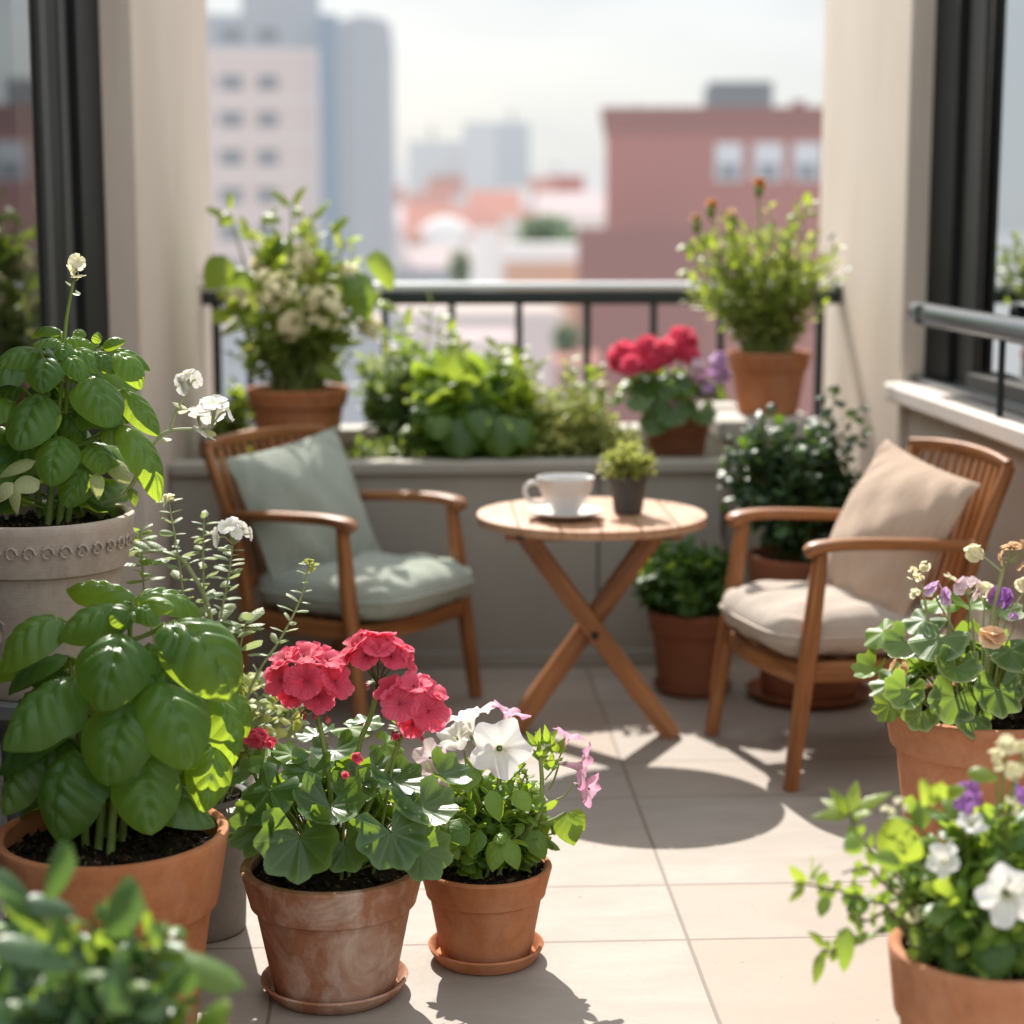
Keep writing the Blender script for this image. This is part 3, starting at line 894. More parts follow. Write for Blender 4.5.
gr = thing('guard_rail', 'slate grey tubular guard rail in front of the right window', 'railing', (1.63, 4.9, 0.963))
mb = MB()
ye = ys(930, 1.63) - 4.9
P = smooth_path([(.028, ye + .016, .25), (.005, ye + .008, .252), (0, ye - .03, .252), (0, -1.0, .252), (0, -1.9, .252)], 5)
tube(mb, P, .036, .036, 16, cap=True)
lathe(mb, [(.0, .22), (.044, .222), (.046, .25), (.044, .282), (0, .284)], 20, .004, ye + .0)
mb.build('handrail', M['railgrey'], gr, smooth=True, angle=60)
for px in (1008,):
    y0_ = ys(px, 1.63) - 4.9
    for k in range(3):
        mb = MB(); tube(mb, [(0, y0_ - .55 * k, 0.002), (0, y0_ - .55 * k, .225)], .010, .010, 10, cap=True); mb.build('baluster', M['railpaint'], gr, angle=60)

# ---------------------------------------------------------------- armchairs
def armchair(label, cx, cy, rz, seed, sc=1.0):
    t = thing('armchair', label, 'armchair', (cx, cy, 0.001), rz, 'wooden armchairs')
    t.scale = (1.0, 1.0, sc)
    sd = seed
    for s in (-1, 1):
        mb = MB()
        P = smooth_path([(.285, s * .285, 0), (.255, s * .278, .22), (.222, s * .272, .46), (.205, s * .268, .598)], 5)
        n = len(P); k = np.linspace(0, 1, n)
        sweep(mb, P, .026 + .016 * np.sin(k * math.pi * .75 + .5), .030 + .014 * np.sin(k * math.pi * .75 + .5), up=(1, 0, 0), rnd=.6, seed=sd + s)
        mb.build('leg', M['wood'], t, angle=60)
        mb = MB()
        P = smooth_path([(-.285, s * .235, 0), (-.235, s * .237, .18), (-.212, s * .240, .32), (-.25, s * .252, .54), (-.345, s * .268, .797)], 5)
        sweep(mb, P, .028, np.interp(np.linspace(0, 1, len(P)), [0, .35, 1], [.030, .052, .032]), up=(1, 0, 0), rnd=.6, seed=sd + 3 + s)
        mb.build('back_post', M['wood'], t, angle=60)
        mb = MB()
        P = smooth_path([(-.285, s * .256, .590), (-.15, s * .264, .602), (.0, s * .272, .612), (.14, s * .275, .618), (.215, s * .270, .612), (.248, s * .265, .598)], 6)
        kk = np.linspace(0, 1, len(P))
        sweep(mb, P, np.interp(kk, [0, .25, .75, .95, 1], [.030, .040, .060, .054, .036]), np.interp(kk, [0, .7, .9, 1], [.030, .028, .034, .026]), rnd=.8, seed=sd + 7 + s)
        mb.build('armrest', M['wood'], t, angle=60)
        mb = MB(); sweep(mb, smooth_path([(.235, s * .262, .295), (.0, s * .255, .285), (-.205, s * .240, .285)], 5), .022, .052, rnd=.4, seed=sd + 11 + s)
        mb.build('seat_rail', M['wood'], t, angle=60)
    for x, z, hw in ((.243, .285, .262), (-.215, .285, .224)):
        mb = MB(); bow = .03 if x > 0 else 0
        sweep(mb, smooth_path([(x, -hw, z), (x + bow, 0, z), (x, hw, z)], 8), .024, .050, rnd=.4, seed=sd + x); mb.build('seat_rail', M['wood'], t, angle=60)
    mb = MB()
    for k in range(7):
        x = -.18 + .062 * k
        sweep(mb, [(x, -.25, .303), (x, .25, .303)], .045, .012, rnd=.4, seed=k + sd)
    mb.build('seat_base', M['wood'], t, angle=60)
    top = smooth_path([(-.338, -.278, .798), (-.358, -.14, .806), (-.364, 0, .809), (-.358, .14, .806), (-.338, .278, .798)], 6)
    mb = MB(); sweep(mb, top, .024, np.interp(np.linspace(0, 1, len(top)), [0, .15, .5, .85, 1], [.030, .036, .038, .036, .030]), rnd=.7, seed=sd + 21); mb.build('top_rail', M['wood'], t, angle=60)
    mb = MB(); sweep(mb, smooth_path([(-.225, -.225, .385), (-.24, 0, .385), (-.225, .225, .385)], 6), .022, .036, rnd=.5, seed=sd + 23); mb.build('lower_rail', M['wood'], t, angle=60)
    for k in range(11):
        y0 = -.190 + .038 * k; y = y0 * 1.12
        c = 1 - (y / .24) ** 2
        P = smooth_path([(-.228 - .012 * c, y0, .395), (-.285 - .018 * c, (y + y0) / 2, .60), (-.341 - .018 * c, y, .794)], 4)
        mb = MB(); sweep(mb, P, .020, .011, up=(1, 0, 0), rnd=.5, seed=sd + 30 + k); mb.build('slat', M['wood'], t, angle=60)
    return t


def cushion_mesh(w, d, h, plan=5.0, p=5.0, q=2.2, ears=0.0, n=56, seed=1, wr=.004, taper=0.0, dome=0.0):
    """closed cushion, x across d, y across w; both faces, rounded side"""
    r_ = np.random.default_rng(seed)
    lin = np.sin(np.linspace(-1, 1, n + 1) * math.pi / 2)
    U, V = np.meshgrid(lin, lin, indexing='ij')
    def plan_xy(U, V):
        # squircle mapping for rounded corners; ears keep pointed corners with hollow sides
        if ears:
            x = U * (1 - ears * (1 - V * V)); y = V * (1 - ears * (1 - U * U))
        else:
            k = 1.0 / plan
            x = U * (1 - .5 * k * V ** 4 * abs(U) ** 2); y = V * (1 - .5 * k * U ** 4 * abs(V) ** 2)
        return x, y
    x, y = plan_xy(U, V)
    prof = (np.clip(1 - np.abs(U) ** p, 0, 1) * np.clip(1 - np.abs(V) ** p, 0, 1)) ** (1 / q)
    ph = r_.random(8) * 6
    mb = MB()
    for s in (1, -1):
        wrk = wr * (np.sin(7 * U + 5 * V + ph[0] + s) + np.sin(11 * V - 6 * U + ph[1]) * .7 + np.sin(3 * U * V * 6 + ph[2]) * .8) * prof
        cr = wr * 1.6 * np.exp(-((np.abs(U) - np.abs(V)) * 3.2) ** 2) * np.sin(16 * (np.abs(U) + np.abs(V)) + ph[3]) * (np.abs(U * V))
        z = s * (h / 2 * prof * (1 + dome * (1 - U ** 2) * (1 - V ** 2)) ) + wrk + cr
        X = x * d / 2; Y = y * w / 2 * (1 - taper * (1 - U) * .5)
        A = np.stack([U * .5 + .5, V * .5 + .5, np.zeros_like(U)], -1).reshape(-1, 3)
        F = quads(n, n)
        mb.add(np.stack([X, Y, z], -1).reshape(-1, 3), [F if s > 0 else F[:, ::-1]], A)
    x2, y2 = x * d / 2, y * w / 2 * (1 - taper * (1 - U) * .5)
    ring = [(x2[i, 0], y2[i, 0]) for i in range(n)] + [(x2[n, j], y2[n, j]) for j in range(n)] + [(x2[i, n], y2[i, n]) for i in range(n, 0, -1)] + [(x2[0, j], y2[0, j]) for j in range(n, 0, -1)]
    return mb, np.array(ring)


def weld(o):
    import bmesh
    bm = bmesh.new(); bm.from_mesh(o.data)
    bmesh.ops.remove_doubles(bm, verts=bm.verts, dist=.0006)
    bm.to_mesh(o.data); bm.free()
    for p in o.data.polygons:
        p.use_smooth = True


def seat_cushion(label, chair, mat, seed, dd=.545, lx=.042):
    c, s = math.cos(chair.rotation_euler[2]), math.sin(chair.rotation_euler[2])
    mb, ring = cushion_mesh(.545, dd, .135, plan=3.2, p=7, q=2.0, seed=seed, wr=.0035, taper=.08, dome=.10)
    o = mb.build('seat_cushion', mat)
    weld(o)
    o.location = (chair.location[0] + lx * c, chair.location[1] + lx * s, .313 * chair.scale[2] + .069)
    o.rotation_euler = (0, R(-1.5), chair.rotation_euler[2])
    tag(o, label, 'cushion', 'seat cushions')
    mp = MB()
    P = np.array([(x * 1.004, y * 1.004, 0.0) for x, y in ring] + [(ring[0][0] * 1.004, ring[0][1] * 1.004, 0)])
    tube(mp, P, .0045, .0045, 6)
    mp.build('piping', mat, o)
    return o


def pillow(label, chair, mat, seed, loc, tilt, roll, yaw, w=.50):
    mb, ring = cushion_mesh(w, w, .19, p=2.3, q=1.25, ears=.055, seed=seed, wr=.0045, dome=.15)
    o = mb.build('pillow', mat)
    weld(o)
    rz = chair.rotation_euler[2]
    Mx = Matrix.Translation(Vector(chair.location)) @ Matrix.Rotation(rz, 4, 'Z') @ Matrix.Translation(Vector((loc[0], loc[1], loc[2]))) @ Matrix.Rotation(yaw, 4, 'Z') @ Matrix.Rotation(tilt, 4, 'Y') @ Matrix.Rotation(roll, 4, 'Z')
    o.matrix_world = Mx
    tag(o, label, 'pillow', 'throw pillows')
    return o


ch1 = armchair('left teak armchair with slatted back holding a sage green cushion and pillow', -.232, 5.735, math.atan2(-.616, .788), 1.0, 1.03)
ch2 = armchair('right teak armchair with slatted back holding a cream cushion and beige pillow', 1.196, 5.090, math.atan2(-.22, -.975), 5.0, 1.07)
seat_cushion('sage green linen seat cushion on the left armchair', ch1, M['sage'], 3, .585, .062)
seat_cushion('cream seat cushion on the right armchair', ch2, M['cream'], 8)
pillow('sage green square pillow leaning in the left armchair', ch1, M['sage'], 4, (-.140, -.022, .590), R(70), R(7), R(-5))
pillow('sandy beige square pillow leaning in the right armchair', ch2, M['beige'], 9, (-.118, .012, .625), R(64), R(-9), R(8))

# ---------------------------------------------------------------- bistro table
tb = thing('bistro_table', 'round slatted teak bistro table with crossed folding legs between the armchairs', 'table', (.495, 5.335, 0.001))
tb.scale = (.985, .985, 1.03)
mb = MB()
rt, nb = .342, 6
for k in range(nb):
    ya = -rt + 2 * rt * k / nb + .0018; yb = -rt + 2 * rt * (k + 1) / nb - .0018
    ys_ = np.linspace(ya, yb, 14)
    xs = np.sqrt(np.clip(rt ** 2 - ys_ ** 2, 1e-6, None))
    ring = [(x, y) for x, y in zip(xs, ys_)] + [(-x, y) for x, y in zip(xs[::-1], ys_[::-1])]
    n = len(ring)
    rg = np.array(ring); ctr = rg.mean(0)
    ins = rg + (ctr - rg) / np.maximum(np.linalg.norm(ctr - rg, axis=1)[:, None], 1e-6) * .002
    V = [(-y, x, .622) for x, y in rg] + [(-y, x, .642) for x, y in rg] + [(-y, x, .645) for x, y in ins]
    A = [(y + k * 3.3, x + k, z) for x, y, z in V]
    side = [[i, (i + 1) % n, n + (i + 1) % n, n + i] for i in range(n)] + [[n + i, n + (i + 1) % n, 2 * n + (i + 1) % n, 2 * n + i] for i in range(n)]
    mb.add(V, [np.array(side), np.array([list(range(2 * n, 3 * n))]), np.array([list(range(n))[::-1]])], A)
o = mb.build('tabletop', M['wood_table'], tb, smooth=False)
for a, b, y, sd in (((-.205, .598), (.245, 0), -.038, 1), ((.205, .598), (-.235, 0), .030, 5)):
    mb = MB(); sweep(mb, [(a[0], y, a[1]), ((a[0] + b[0]) / 2, y, (a[1] + b[1]) / 2), (b[0], y, b[1])], .062, .056, up=unit((b[1] - a[1], 0, a[0] - b[0])), rnd=.25, seed=sd)
    mb.build('leg', M['wood'], tb, angle=50)
for y in (-.075, .068):
    mb = MB(); sweep(mb, [(-.26, y, .600), (0, y, .600), (.26, y, .600)], .022, .040, rnd=.3, seed=y * 9); mb.build('apron', M['wood'], tb, angle=50)
for x in (-.215, .215):
    mb = MB(); box(mb, x - .014, x + .014, -.097, -.0868, .585, .620, .003); mb.build('bracket', M['iron'], tb, smooth=False)
mb = MB(); tube(mb, [(.006, -.078, .305), (.006, -.0665, .305)], .011, .011, 12, cap=True); mb.build('bolt', M['iron'], tb)

sc_ = thing('saucer', 'white saucer under the coffee cup on the round table', 'saucer', (.412, 5.25, .6665))
mb = MB(); lathe(mb, [(0, .004), (.055, .003), (.075, .008), (.108, .020), (.111, .023), (.108, .025), (.072, .014), (.052, .010), (0, .010)], 48); mb.build('dish', M['ceramic'], sc_)
cp = thing('coffee_cup', 'white ceramic coffee cup standing on its saucer on the round table', 'cup', (.412, 5.25, .677))
mb = MB(); lathe(mb, [(0, .003), (.036, 0), (.038, .004), (.042, .012), (.058, .040), (.074, .072), (.083, .104), (.084, .108), (.081, .108), (.070, .070), (.054, .040), (.036, .016), (0, .013)], 48); mb.build('bowl', M['ceramic'], cp)
mb = MB(); P = smooth_path([(-.066, -.004, .086), (-.098, -.006, .094), (-.118, -.007, .076), (-.110, -.007, .046), (-.084, -.005, .034), (-.052, -.003, .036)], 6); sweep(mb, P, .013, .009, up=(0, 1, 0), rnd=.9); mb.build('handle', M['ceramic'], cp)
mb = MB(); n = 40; th = np.linspace(0, 6.2832, n, endpoint=False); mb.add([(0.0775 * math.cos(a), .0775 * math.sin(a), .092) for a in th], [np.array([list(range(n))])])
M['coffee'] = flat_mat('milky_coffee', (.10, .045, .018), None, .2)
mb.build('coffee', M['coffee'], cp)
# ---------------------------------------------------------------- potted plants
def pot(root, r, h, mat, base=.68, collar=.30, lip=.012, seg=56, soil=.10, relief=False, name='pot', wob=.004):
    zc = h * (1 - collar)
    rb = r * base
    rc = rb + (r * .93 - rb) * (zc / h) ** .95
    prof = [(0, .004), (rb - .012, .002), (rb - .004, .0), (rb, .004)]
    prof += [(rb + (rc - rb) * t, zc * t) for t in np.linspace(.06, .985, 12)]
    if collar > 0:
        prof += [(rc + .002, zc), (rc + r * .055, zc + .004), (rc + r * .062, zc + .010)]
    prof += [(rc + r * .062 + (r - rc - r * .062) * t, zc + .010 + (h - zc - .016) * t) for t in np.linspace(.15, 1, 6)]
    prof += [(r - .002, h - .002), (r - lip * .5, h), (r - lip, h - .001), (r - lip - .004, h - .005), (r * .90, h * (1 - soil) - .01), (r * .86, h * (1 - soil) - .02)]
    mb = MB(); lathe(mb, prof, seg, rot=rng.random() * 6, wob=wob)
    if relief:                                       # pressed frieze of scrolls round the collar and rosettes on the belly
        for k in range(34):
            a = 2 * math.pi * k / 34
            rr = r * .975
            c = np.array([rr * math.cos(a), rr * math.sin(a), h * (1 - collar * .5)])
            e = np.array([-math.sin(a), math.cos(a), 0])
            P = [c + e * (.013 * math.cos(t) * (1 - t / 9)) + np.array([0, 0, .017 * math.sin(t) * (1 - t / 9)]) for t in np.linspace(0, 6.5, 12)]
            tube(mb, np.array(P), .0035, .002, 5)
        for k in range(9):
            a = 2 * math.pi * k / 9
            zz = h * .42
            rr = rb + (rc - rb) * (zz / zc) - .0005
            e = np.array([-math.sin(a), math.cos(a), 0]); c = np.array([rr * math.cos(a), rr * math.sin(a), zz])
            for rad in (.030, .018, .008):
                P = [c + e * rad * math.cos(t) * (1 + .15 * math.sin(5 * t)) + np.array([0, 0, rad * math.sin(t) * (1 + .15 * math.sin(5 * t))]) for t in np.linspace(0, 6.283, 22)]
                tube(mb, np.array(P), .003, .003, 5)
    o = mb.build(name, mat, root, angle=40)
    s = soil_disc(r * .885, h * (1 - soil), seed=int(r * 1e4)).build('soil', M['soil'], root)
    return h * (1 - soil)


def saucer(x, y, r, label, mat, z=0.001):
    mb = MB()
    lathe(mb, [(0, .004), (r * .8, .0), (r * .86, .002), (r * .97, .022), (r, .030), (r - .004, .033), (r - .009, .030), (r * .86, .010), (0, .009)], 56)
    o = mb.build('plant_saucer', mat, angle=40)
    o.location = (x, y, z)
    tag(o, label, 'saucer', 'clay saucers under pots')
    return o


class Plant:
    def __init__(s, name, label, x, y, z, group=None, cat='potted plant'):
        s.t = thing(name, label, cat, (x, y, z), 0, group)
        s.loc = np.array([x, y, z]); s.d = y

    def L(s, u, v, dy=0.0):
        return at(u, v, s.d + dy) - s.loc

    def px(s, n):
        return n * zcam(s.d, .45) / FPX


def bush(pl, z0, center, radii, nst, lpers, T, size, wr, mats, young=.2, start=.3, droop=.25, stem_r=.003, base_r=.05, up=.5, name='foliage', stem=None, seed=0, topyoung=True, shell=.55, lit=None):
    """many stems rising from the soil into an uneven ellipsoid crown, each carrying leaves"""
    r_ = np.random.default_rng(seed + 100)
    mb = MB()
    tips = []
    c = np.asarray(center, float); rad = np.asarray(radii, float)
    Ts = T if isinstance(T, list) else [T]
    lump = r_.normal(size=(7, 3)); lump /= np.linalg.norm(lump, axis=1)[:, None]
    for _ in range(nst):
        while True:
            q = r_.normal(size=3); q /= np.linalg.norm(q)
            if q[2] > -.55:
                break
        k = r_.uniform(shell, 1) * (1 + .16 * max(0, (lump @ q).max() - .6) - .10 * r_.random())
        tgt = c + q * rad * k
        a = r_.random() * 6.28; b = base_r * math.sqrt(r_.random())
        p0 = np.array([b * math.cos(a), b * math.sin(a), z0])
        mid = p0 * .4 + tgt * .6; mid[:2] = p0[:2] + (tgt[:2] - p0[:2]) * .42; mid[2] = p0[2] + (tgt[2] - p0[2]) * .62
        P = smooth_path([p0, mid, tgt], 7)
        tube(mb, P, stem_r, stem_r * .5, 5, m=len(mats), tint=r_.random())
        d_end = unit(P[-1] - P[-3])
        tips.append((tgt, d_end))
        ga = r_.random() * 6.28
        for i in range(lpers):
            t = start + (1 - start) * (i + r_.random() * .6) / lpers
            x = min(t, .999) * (len(P) - 1); j = int(x); pos = P[j] + (P[min(j + 1, len(P) - 1)] - P[j]) * (x - j)
            ga += 2.399
            tg = unit(P[min(j + 1, len(P) - 1)] - P[max(j - 1, 0)])
            side = unit(np.cross(tg, [math.cos(ga), math.sin(ga), .2]))
            out = unit(pos - np.array([c[0], c[1], c[2] - rad[2] * .6]))
            dr = unit(side * 1.0 + out * .55 + tg * .35 * t + np.array([0, 0, up * .3 - droop]) + r_.normal(size=3) * .2)
            sz = r_.uniform(*size) * (1.05 - .35 * max(0, t - .75) * 4 * .6)
            yg = (r_.random() < young) or (topyoung and t > .86 and r_.random() < .5)
            nh = unit(np.array([0, 0, 1.0]) + out * .5 + r_.normal(size=3) * .35)
            put_chord(mb, Ts[r_.integers(len(Ts))], pos, pos + dr * sz, sz * wr * r_.uniform(.85, 1.15), nh, arch=r_.uniform(.03, .14), tint=r_.random(), m=(1 if yg and len(mats) > 1 else 0))
    mb.build(name, list(mats) + [stem or M['stem']], pl.t)
    return tips


def stem_part(pl, pts, r0, r1, mat=None, name='stem'):
    mb = MB(); tube(mb, smooth_path(pts, 7), r0, r1, 8, tint=rng.random(), cap=True)
    return mb.build(name, mat or M['stem'], pl.t)


def umbel(pl, c, axis, rad, n, mat, seed=0, label=None, calyx=True, spread=.25, size=1.12):
    """ball of pelargonium florets"""
    r_ = np.random.default_rng(seed)
    ax = unit(axis); e1 = unit(np.cross(ax, [.2, .9, .3])); e2 = np.cross(ax, e1)
    mb = MB(); mc = MB()
    base = c - ax * rad * .75
    for k in range(n):
        h = 1 - (k + .5) / n * (1 + spread)
        ph = k * 2.39996 + seed
        q = math.sqrt(max(0, 1 - h * h))
        dv = unit(e1 * q * math.cos(ph) + e2 * q * math.sin(ph) + ax * h + r_.normal(size=3) * .10)
        pc = c + dv * rad * r_.uniform(.42, .58)
        put_disc(mb, FL_GER[k % 5], pc, unit(dv * .9 + ax * .12), rad * size * 1.12 * r_.uniform(.9, 1.12), tint=r_.random())
        tube(mc, smooth_path([base, base + (pc - base) * .5 + ax * rad * .05, pc], 4), rad * .022, rad * .018, 5, m=0, tint=.3)
    o = mb.build('flower_head', mat, pl.t)
    if label:
        o['label'] = label
    for k in range(9):                                           # green bracts and drooping buds below the head
        ph = k * 2.4 + seed
        dv = unit(e1 * math.cos(ph) + e2 * math.sin(ph) - ax * r_.uniform(.1, .9))
        put_chord(mc, LF_ROUND, base, base + dv * rad * r_.uniform(.22, .40), rad * .16, ax, arch=.1, tint=r_.random(), m=0)
    mc.build('calyx', [M['stem']], o)
    return o


def big_umbel(pl, base, florets, mat, seed=0):
    """open head of a few large florets on stalks; florets: (centre, facing, diameter)"""
    r_ = np.random.default_rng(seed)
    mb = MB(); mc = MB()
    ctr = np.mean([f[0] for f in florets], axis=0); ax = unit(ctr - base); rad = np.linalg.norm(ctr - base)
    for k, (c, nrm, dm) in enumerate(florets):
        dv = unit(nrm)
        put_disc(mb, FL_BIG[(k + seed) % len(FL_BIG)], c, dv, dm, tint=r_.random())
        tube(mc, smooth_path([base, base + (c - base) * .5 + ax * rad * .10, c - dv * dm * .02], 4), rad * .032, rad * .026, 6, m=0, tint=.3)
        tube(mc, np.array([c + dv * dm * .01, c + dv * dm * .10]), dm * .035, dm * .02, 6, m=1, cap=True)
    o = mb.build('flower_head', mat, pl.t)
    for k in range(14):
        ph = k * 2.4 + seed
        dv = unit(np.array([math.cos(ph), math.sin(ph), r_.uniform(-.6, .5)]))
        L_ = rad * r_.uniform(.28, .5)
        put_chord(mc, LF_ROUND, base, base + dv * L_, rad * .2, ax, arch=.12, tint=r_.random(), m=0)
        if k % 3 == 0:
            e_ = base + dv * L_
            put_chord(mc, LF_ROUND, e_, e_ + dv * rad * .1 - np.array([0, 0, rad * .16]), rad * .15, ax, arch=.2, tint=r_.random(), m=1)
    mc.build('calyx', [M['stem_dark'], M['eye']], o)
    return o


def small_cluster(pl, c, axis, rad, n, T, mat, fs, seed=0, name='flower_head', green=None):
    r_ = np.random.default_rng(seed + 5)
    ax = unit(axis); mb = MB()
    for k in range(n):
        dv = unit(r_.normal(size=3) + ax * .8)
        p = c + dv * rad * r_.uniform(.5, 1)
        tube(mb, np.array([c - ax * rad * .5, (c + p) / 2, p]), fs * .045, fs * .04, 4, m=1, tint=.6)
        put_disc(mb, T[k % len(T)], p, dv, fs * r_.uniform(.75, 1.15), tint=r_.random())
    return mb.build(name, [mat, green or M['stem_pale']], pl.t)


def petunia(pl, mouth, n, size, mat, seed=0, base=None):
    mb = MB()
    n = unit(n)
    put_disc(mb, FL_PET[seed % 3], mouth, n, size, tint=None)
    o = mb.build('flower', mat, pl.t)
    mc = MB()
    b = np.asarray(mouth) - n * size * .60
    for k in range(5):
        e = unit(np.cross(n, [math.sin(k * 1.2566 + seed), .4, math.cos(k * 1.2566 + seed)]))
        put_chord(mc, LF_LONG, b, b + n * size * .20 + e * size * .09, size * .06, e, arch=.05, tint=.6)
    # throat eye
    lathe_pts = [(.0, -.10), (.03, -.09), (.05, -.10)]
    tube(mc, np.array([np.asarray(mouth) - n * size * .2, np.asarray(mouth) - n * size * .075]), size * .022, size * .035, 6, tint=.9, cap=True)
    mc.build('calyx', M['stem'], o)
    if base is not None:
        stem_part(pl, [base, (np.asarray(base) + b) / 2 + np.array([0, 0, -size * .1]), b], size * .028, size * .022)
    return o


def ger_leaf(mb, ctr, nrm, size, root, T, tint, m, xdir=None, stem_m=2):
    put_disc(mb, T, ctr, nrm, size, xdir=xdir, tint=tint, m=m)
    if root is not None:
        ctr = np.asarray(ctr, float); root = np.asarray(root, float)
        tube(mb, smooth_path([root, root * .35 + ctr * .65 - np.asarray(unit(nrm)) * size * .18, ctr + np.asarray(unit(nrm)) * size * .004], 5), size * .022, size * .016, 5, m=stem_m, tint=.5)


def ger_foliage(pl, z0, manual, center, radii, n, size, mats, seed=0, hide_front=False, Ts=LF_GER):
    """manual: (u, v, dy, diameter px, normal, young)"""
    r_ = np.random.default_rng(seed)
    mb = MB()
    for (u, v, dy, dm, nrm, yg, ti) in manual:
        c = pl.L(u, v, dy)
        nrm = unit(nrm)
        root = np.array([c[0] * .3, c[1] * .3, z0 + max(0, (c[2] - z0) * .25)])
        xd = np.array([c[0], c[1] - .05, -.35 * abs(c[2])]) + r_.normal(size=3) * .03
        ger_leaf(mb, c, nrm, pl.px(dm), root, Ts[r_.integers(len(Ts))], ti, 1 if yg else 0, xd)
    c0 = np.asarray(center); rad = np.asarray(radii)
    for _ in range(n):
        q = unit(r_.normal(size=3)); q[2] = abs(q[2]) * 1.0 - .25
        if hide_front and q[1] < 0:
            q[1] *= -.6
        c = c0 + q * rad * r_.uniform(.45, 1)
        nrm = unit(q * .8 + np.array([0, 0, .75]) + r_.normal(size=3) * .25)
        root = np.array([c[0] * .25, c[1] * .25, z0])
        ger_leaf(mb, c, nrm, r_.uniform(*size), root, Ts[r_.integers(len(Ts))], r_.random(), 1 if r_.random() < .22 else 0, q + r_.normal(size=3) * .2)
    return mb.build('foliage', list(mats) + [M['stem']], pl.t)


def crop_leaf(pl, mb, k, ox, oy, axis_u, spec, arch=.12, T=None, m=0, stem_m=2, petiole=True):
    bx, by, tx, ty, wd, db, dt = spec[:7]
    m = spec[7] if len(spec) > 7 else m
    b = pl.L(ox + bx * k, oy + by * k, db); t = pl.L(ox + tx * k, oy + ty * k, dt)
    ax = pl.L(axis_u, oy + (by * .5 + ty * .5) * k, 0)
    out = (b + t) / 2 - ax; out[2] = 0
    nh = unit(unit(out) * .55 + np.array([0, -.60, .55]))
    put_chord(mb, T, b, t, pl.px(wd * k) * 1.04, nh, arch=arch, tint=rng.random(), m=m, curl=rng.uniform(-.10, .04), roll=rng.normal() * .16)
    if petiole:
        s = np.array([ax[0] * .75 + b[0] * .25, b[1] * .35, b[2] - pl.px(22)])
        tube(mb, smooth_path([s, (s + b) / 2 + np.array([0, 0, -.004]), b], 4), pl.px(2.4), pl.px(1.7), 6, m=stem_m, tint=.8)


# ---- large sweet basil, front left -------------------------------------------------
x, y = at(112, 830, 3.30)[:2]
B2 = Plant('basil_plant', 'big leafy basil in a wide orange terracotta pot at the front left', x, y, 0.001)
zs = pot(B2.t, .212, .402, M['clay'], base=.66, collar=.36, lip=.016)
mb = MB(); k = .2539
spec2 = [(480, 290, 400, 600, 275, -.07, -.17), (500, 560, 420, 890, 270, -.09, -.17), (620, 470, 750, 815, 290, -.06, -.15), (290, 460, 10, 750, 270, -.05, -.14),
         (290, 750, 235, 1120, 285, -.08, -.15), (560, 760, 595, 1085, 255, -.09, -.15), (850, 710, 800, 1000, 180, -.01, -.06), (865, 540, 930, 810, 165, .0, -.01),
         (690, 240, 935, 540, 300, -.03, -.08), (560, 130, 795, 225, 165, .04, .10), (530, 150, 262, 120, 150, .04, .11), (480, 190, 225, 310, 170, -.01, -.05),
         (245, 230, -10, 420, 220, .0, -.03), (140, 390, -60, 460, 120, .07, .10, 1), (890, 510, 985, 695, 140, .05, .05, 1), (250, 430, 95, 450, 130, .03, .04),
         (110, 740, 15, 1010, 190, -.02, -.07), (300, 720, 100, 840, 190, .0, -.02), (590, 330, 625, 480, 120, -.03, -.06), (650, 250, 770, 450, 160, -.04, -.08),
         (540, 190, 690, 190, 90, -.02, -.05, 1), (535, 200, 490, 160, 60, .0, .0, 1), (545, 195, 590, 150, 60, .02, .02, 1), (530, 210, 530, 250, 60, -.02, -.06, 1),
         (540, 190, 620, 250, 90, -.03, -.07), (520, 200, 440, 250, 100, -.03, -.07), (700, 830, 760, 830, 90, .04, .05, 1), (620, 800, 690, 800, 70, .05, .06, 1),
         (180, 520, 60, 620, 170, .05, .07), (800, 640, 860, 830, 150, .05, .06), (420, 700, 300, 900, 190, -.01, -.03), (660, 640, 700, 860, 180, .0, -.02)]
for sp in spec2:
    crop_leaf(B2, mb, k, 0, 560, 112, sp, arch=rng.uniform(.08, .26), T=(LF_BASIL if rng.random() < .6 else LF_BASIL2))
for q_ in range(26):                                              # leaves round the back and inside
    a = rng.uniform(-.35, math.pi + .35) if q_ < 30 else rng.uniform(math.pi, 2 * math.pi); h = rng.uniform(.04, .36) if q_ < 30 else rng.uniform(.18, .36)
    dv = np.array([math.cos(a), math.sin(a), 0])
    rr = rng.uniform(.05, .10) * (1.2 - h)
    b = np.array([0, 0, zs + h]) + dv * rr
    sz = rng.uniform(.11, .19)
    t = b + dv * sz * .85 + np.array([0, 0, -sz * rng.uniform(.2, .7)])
    put_chord(mb, LF_BASIL2 if rng.random() < .5 else LF_BASIL, b, t, sz * rng.uniform(.62, .78), dv * .6 + np.array([0, 0, .8]), arch=.14, tint=rng.random(), m=1 if rng.random() < .12 else 0)
    tube(mb, np.array([[0, 0, b[2] - .03], b * np.array([.5, .5, 1]) - np.array([0, 0, .012]), b]), .0042, .003, 6, m=2, tint=.7)
mb.build('foliage', [M['basil'], M['basil_young'], M['stem']], B2.t)
for (u0, dy0, u1, v1, dy1) in ((96, -.03, 105, 640, .0), (108, -.05, 118, 610, .0), (120, .02, 130, 602, .0), (102, .05, 125, 640, .03), (84, .0, 70, 660, .02)):
    p0 = B2.L(u0, 800, dy0); p0[2] = zs
    stem_part(B2, [p0, (p0 * .5 + B2.L(u1, v1, dy1) * .5) + np.array([.006, 0, 0]), B2.L(u1, v1, dy1)], .0085, .004)

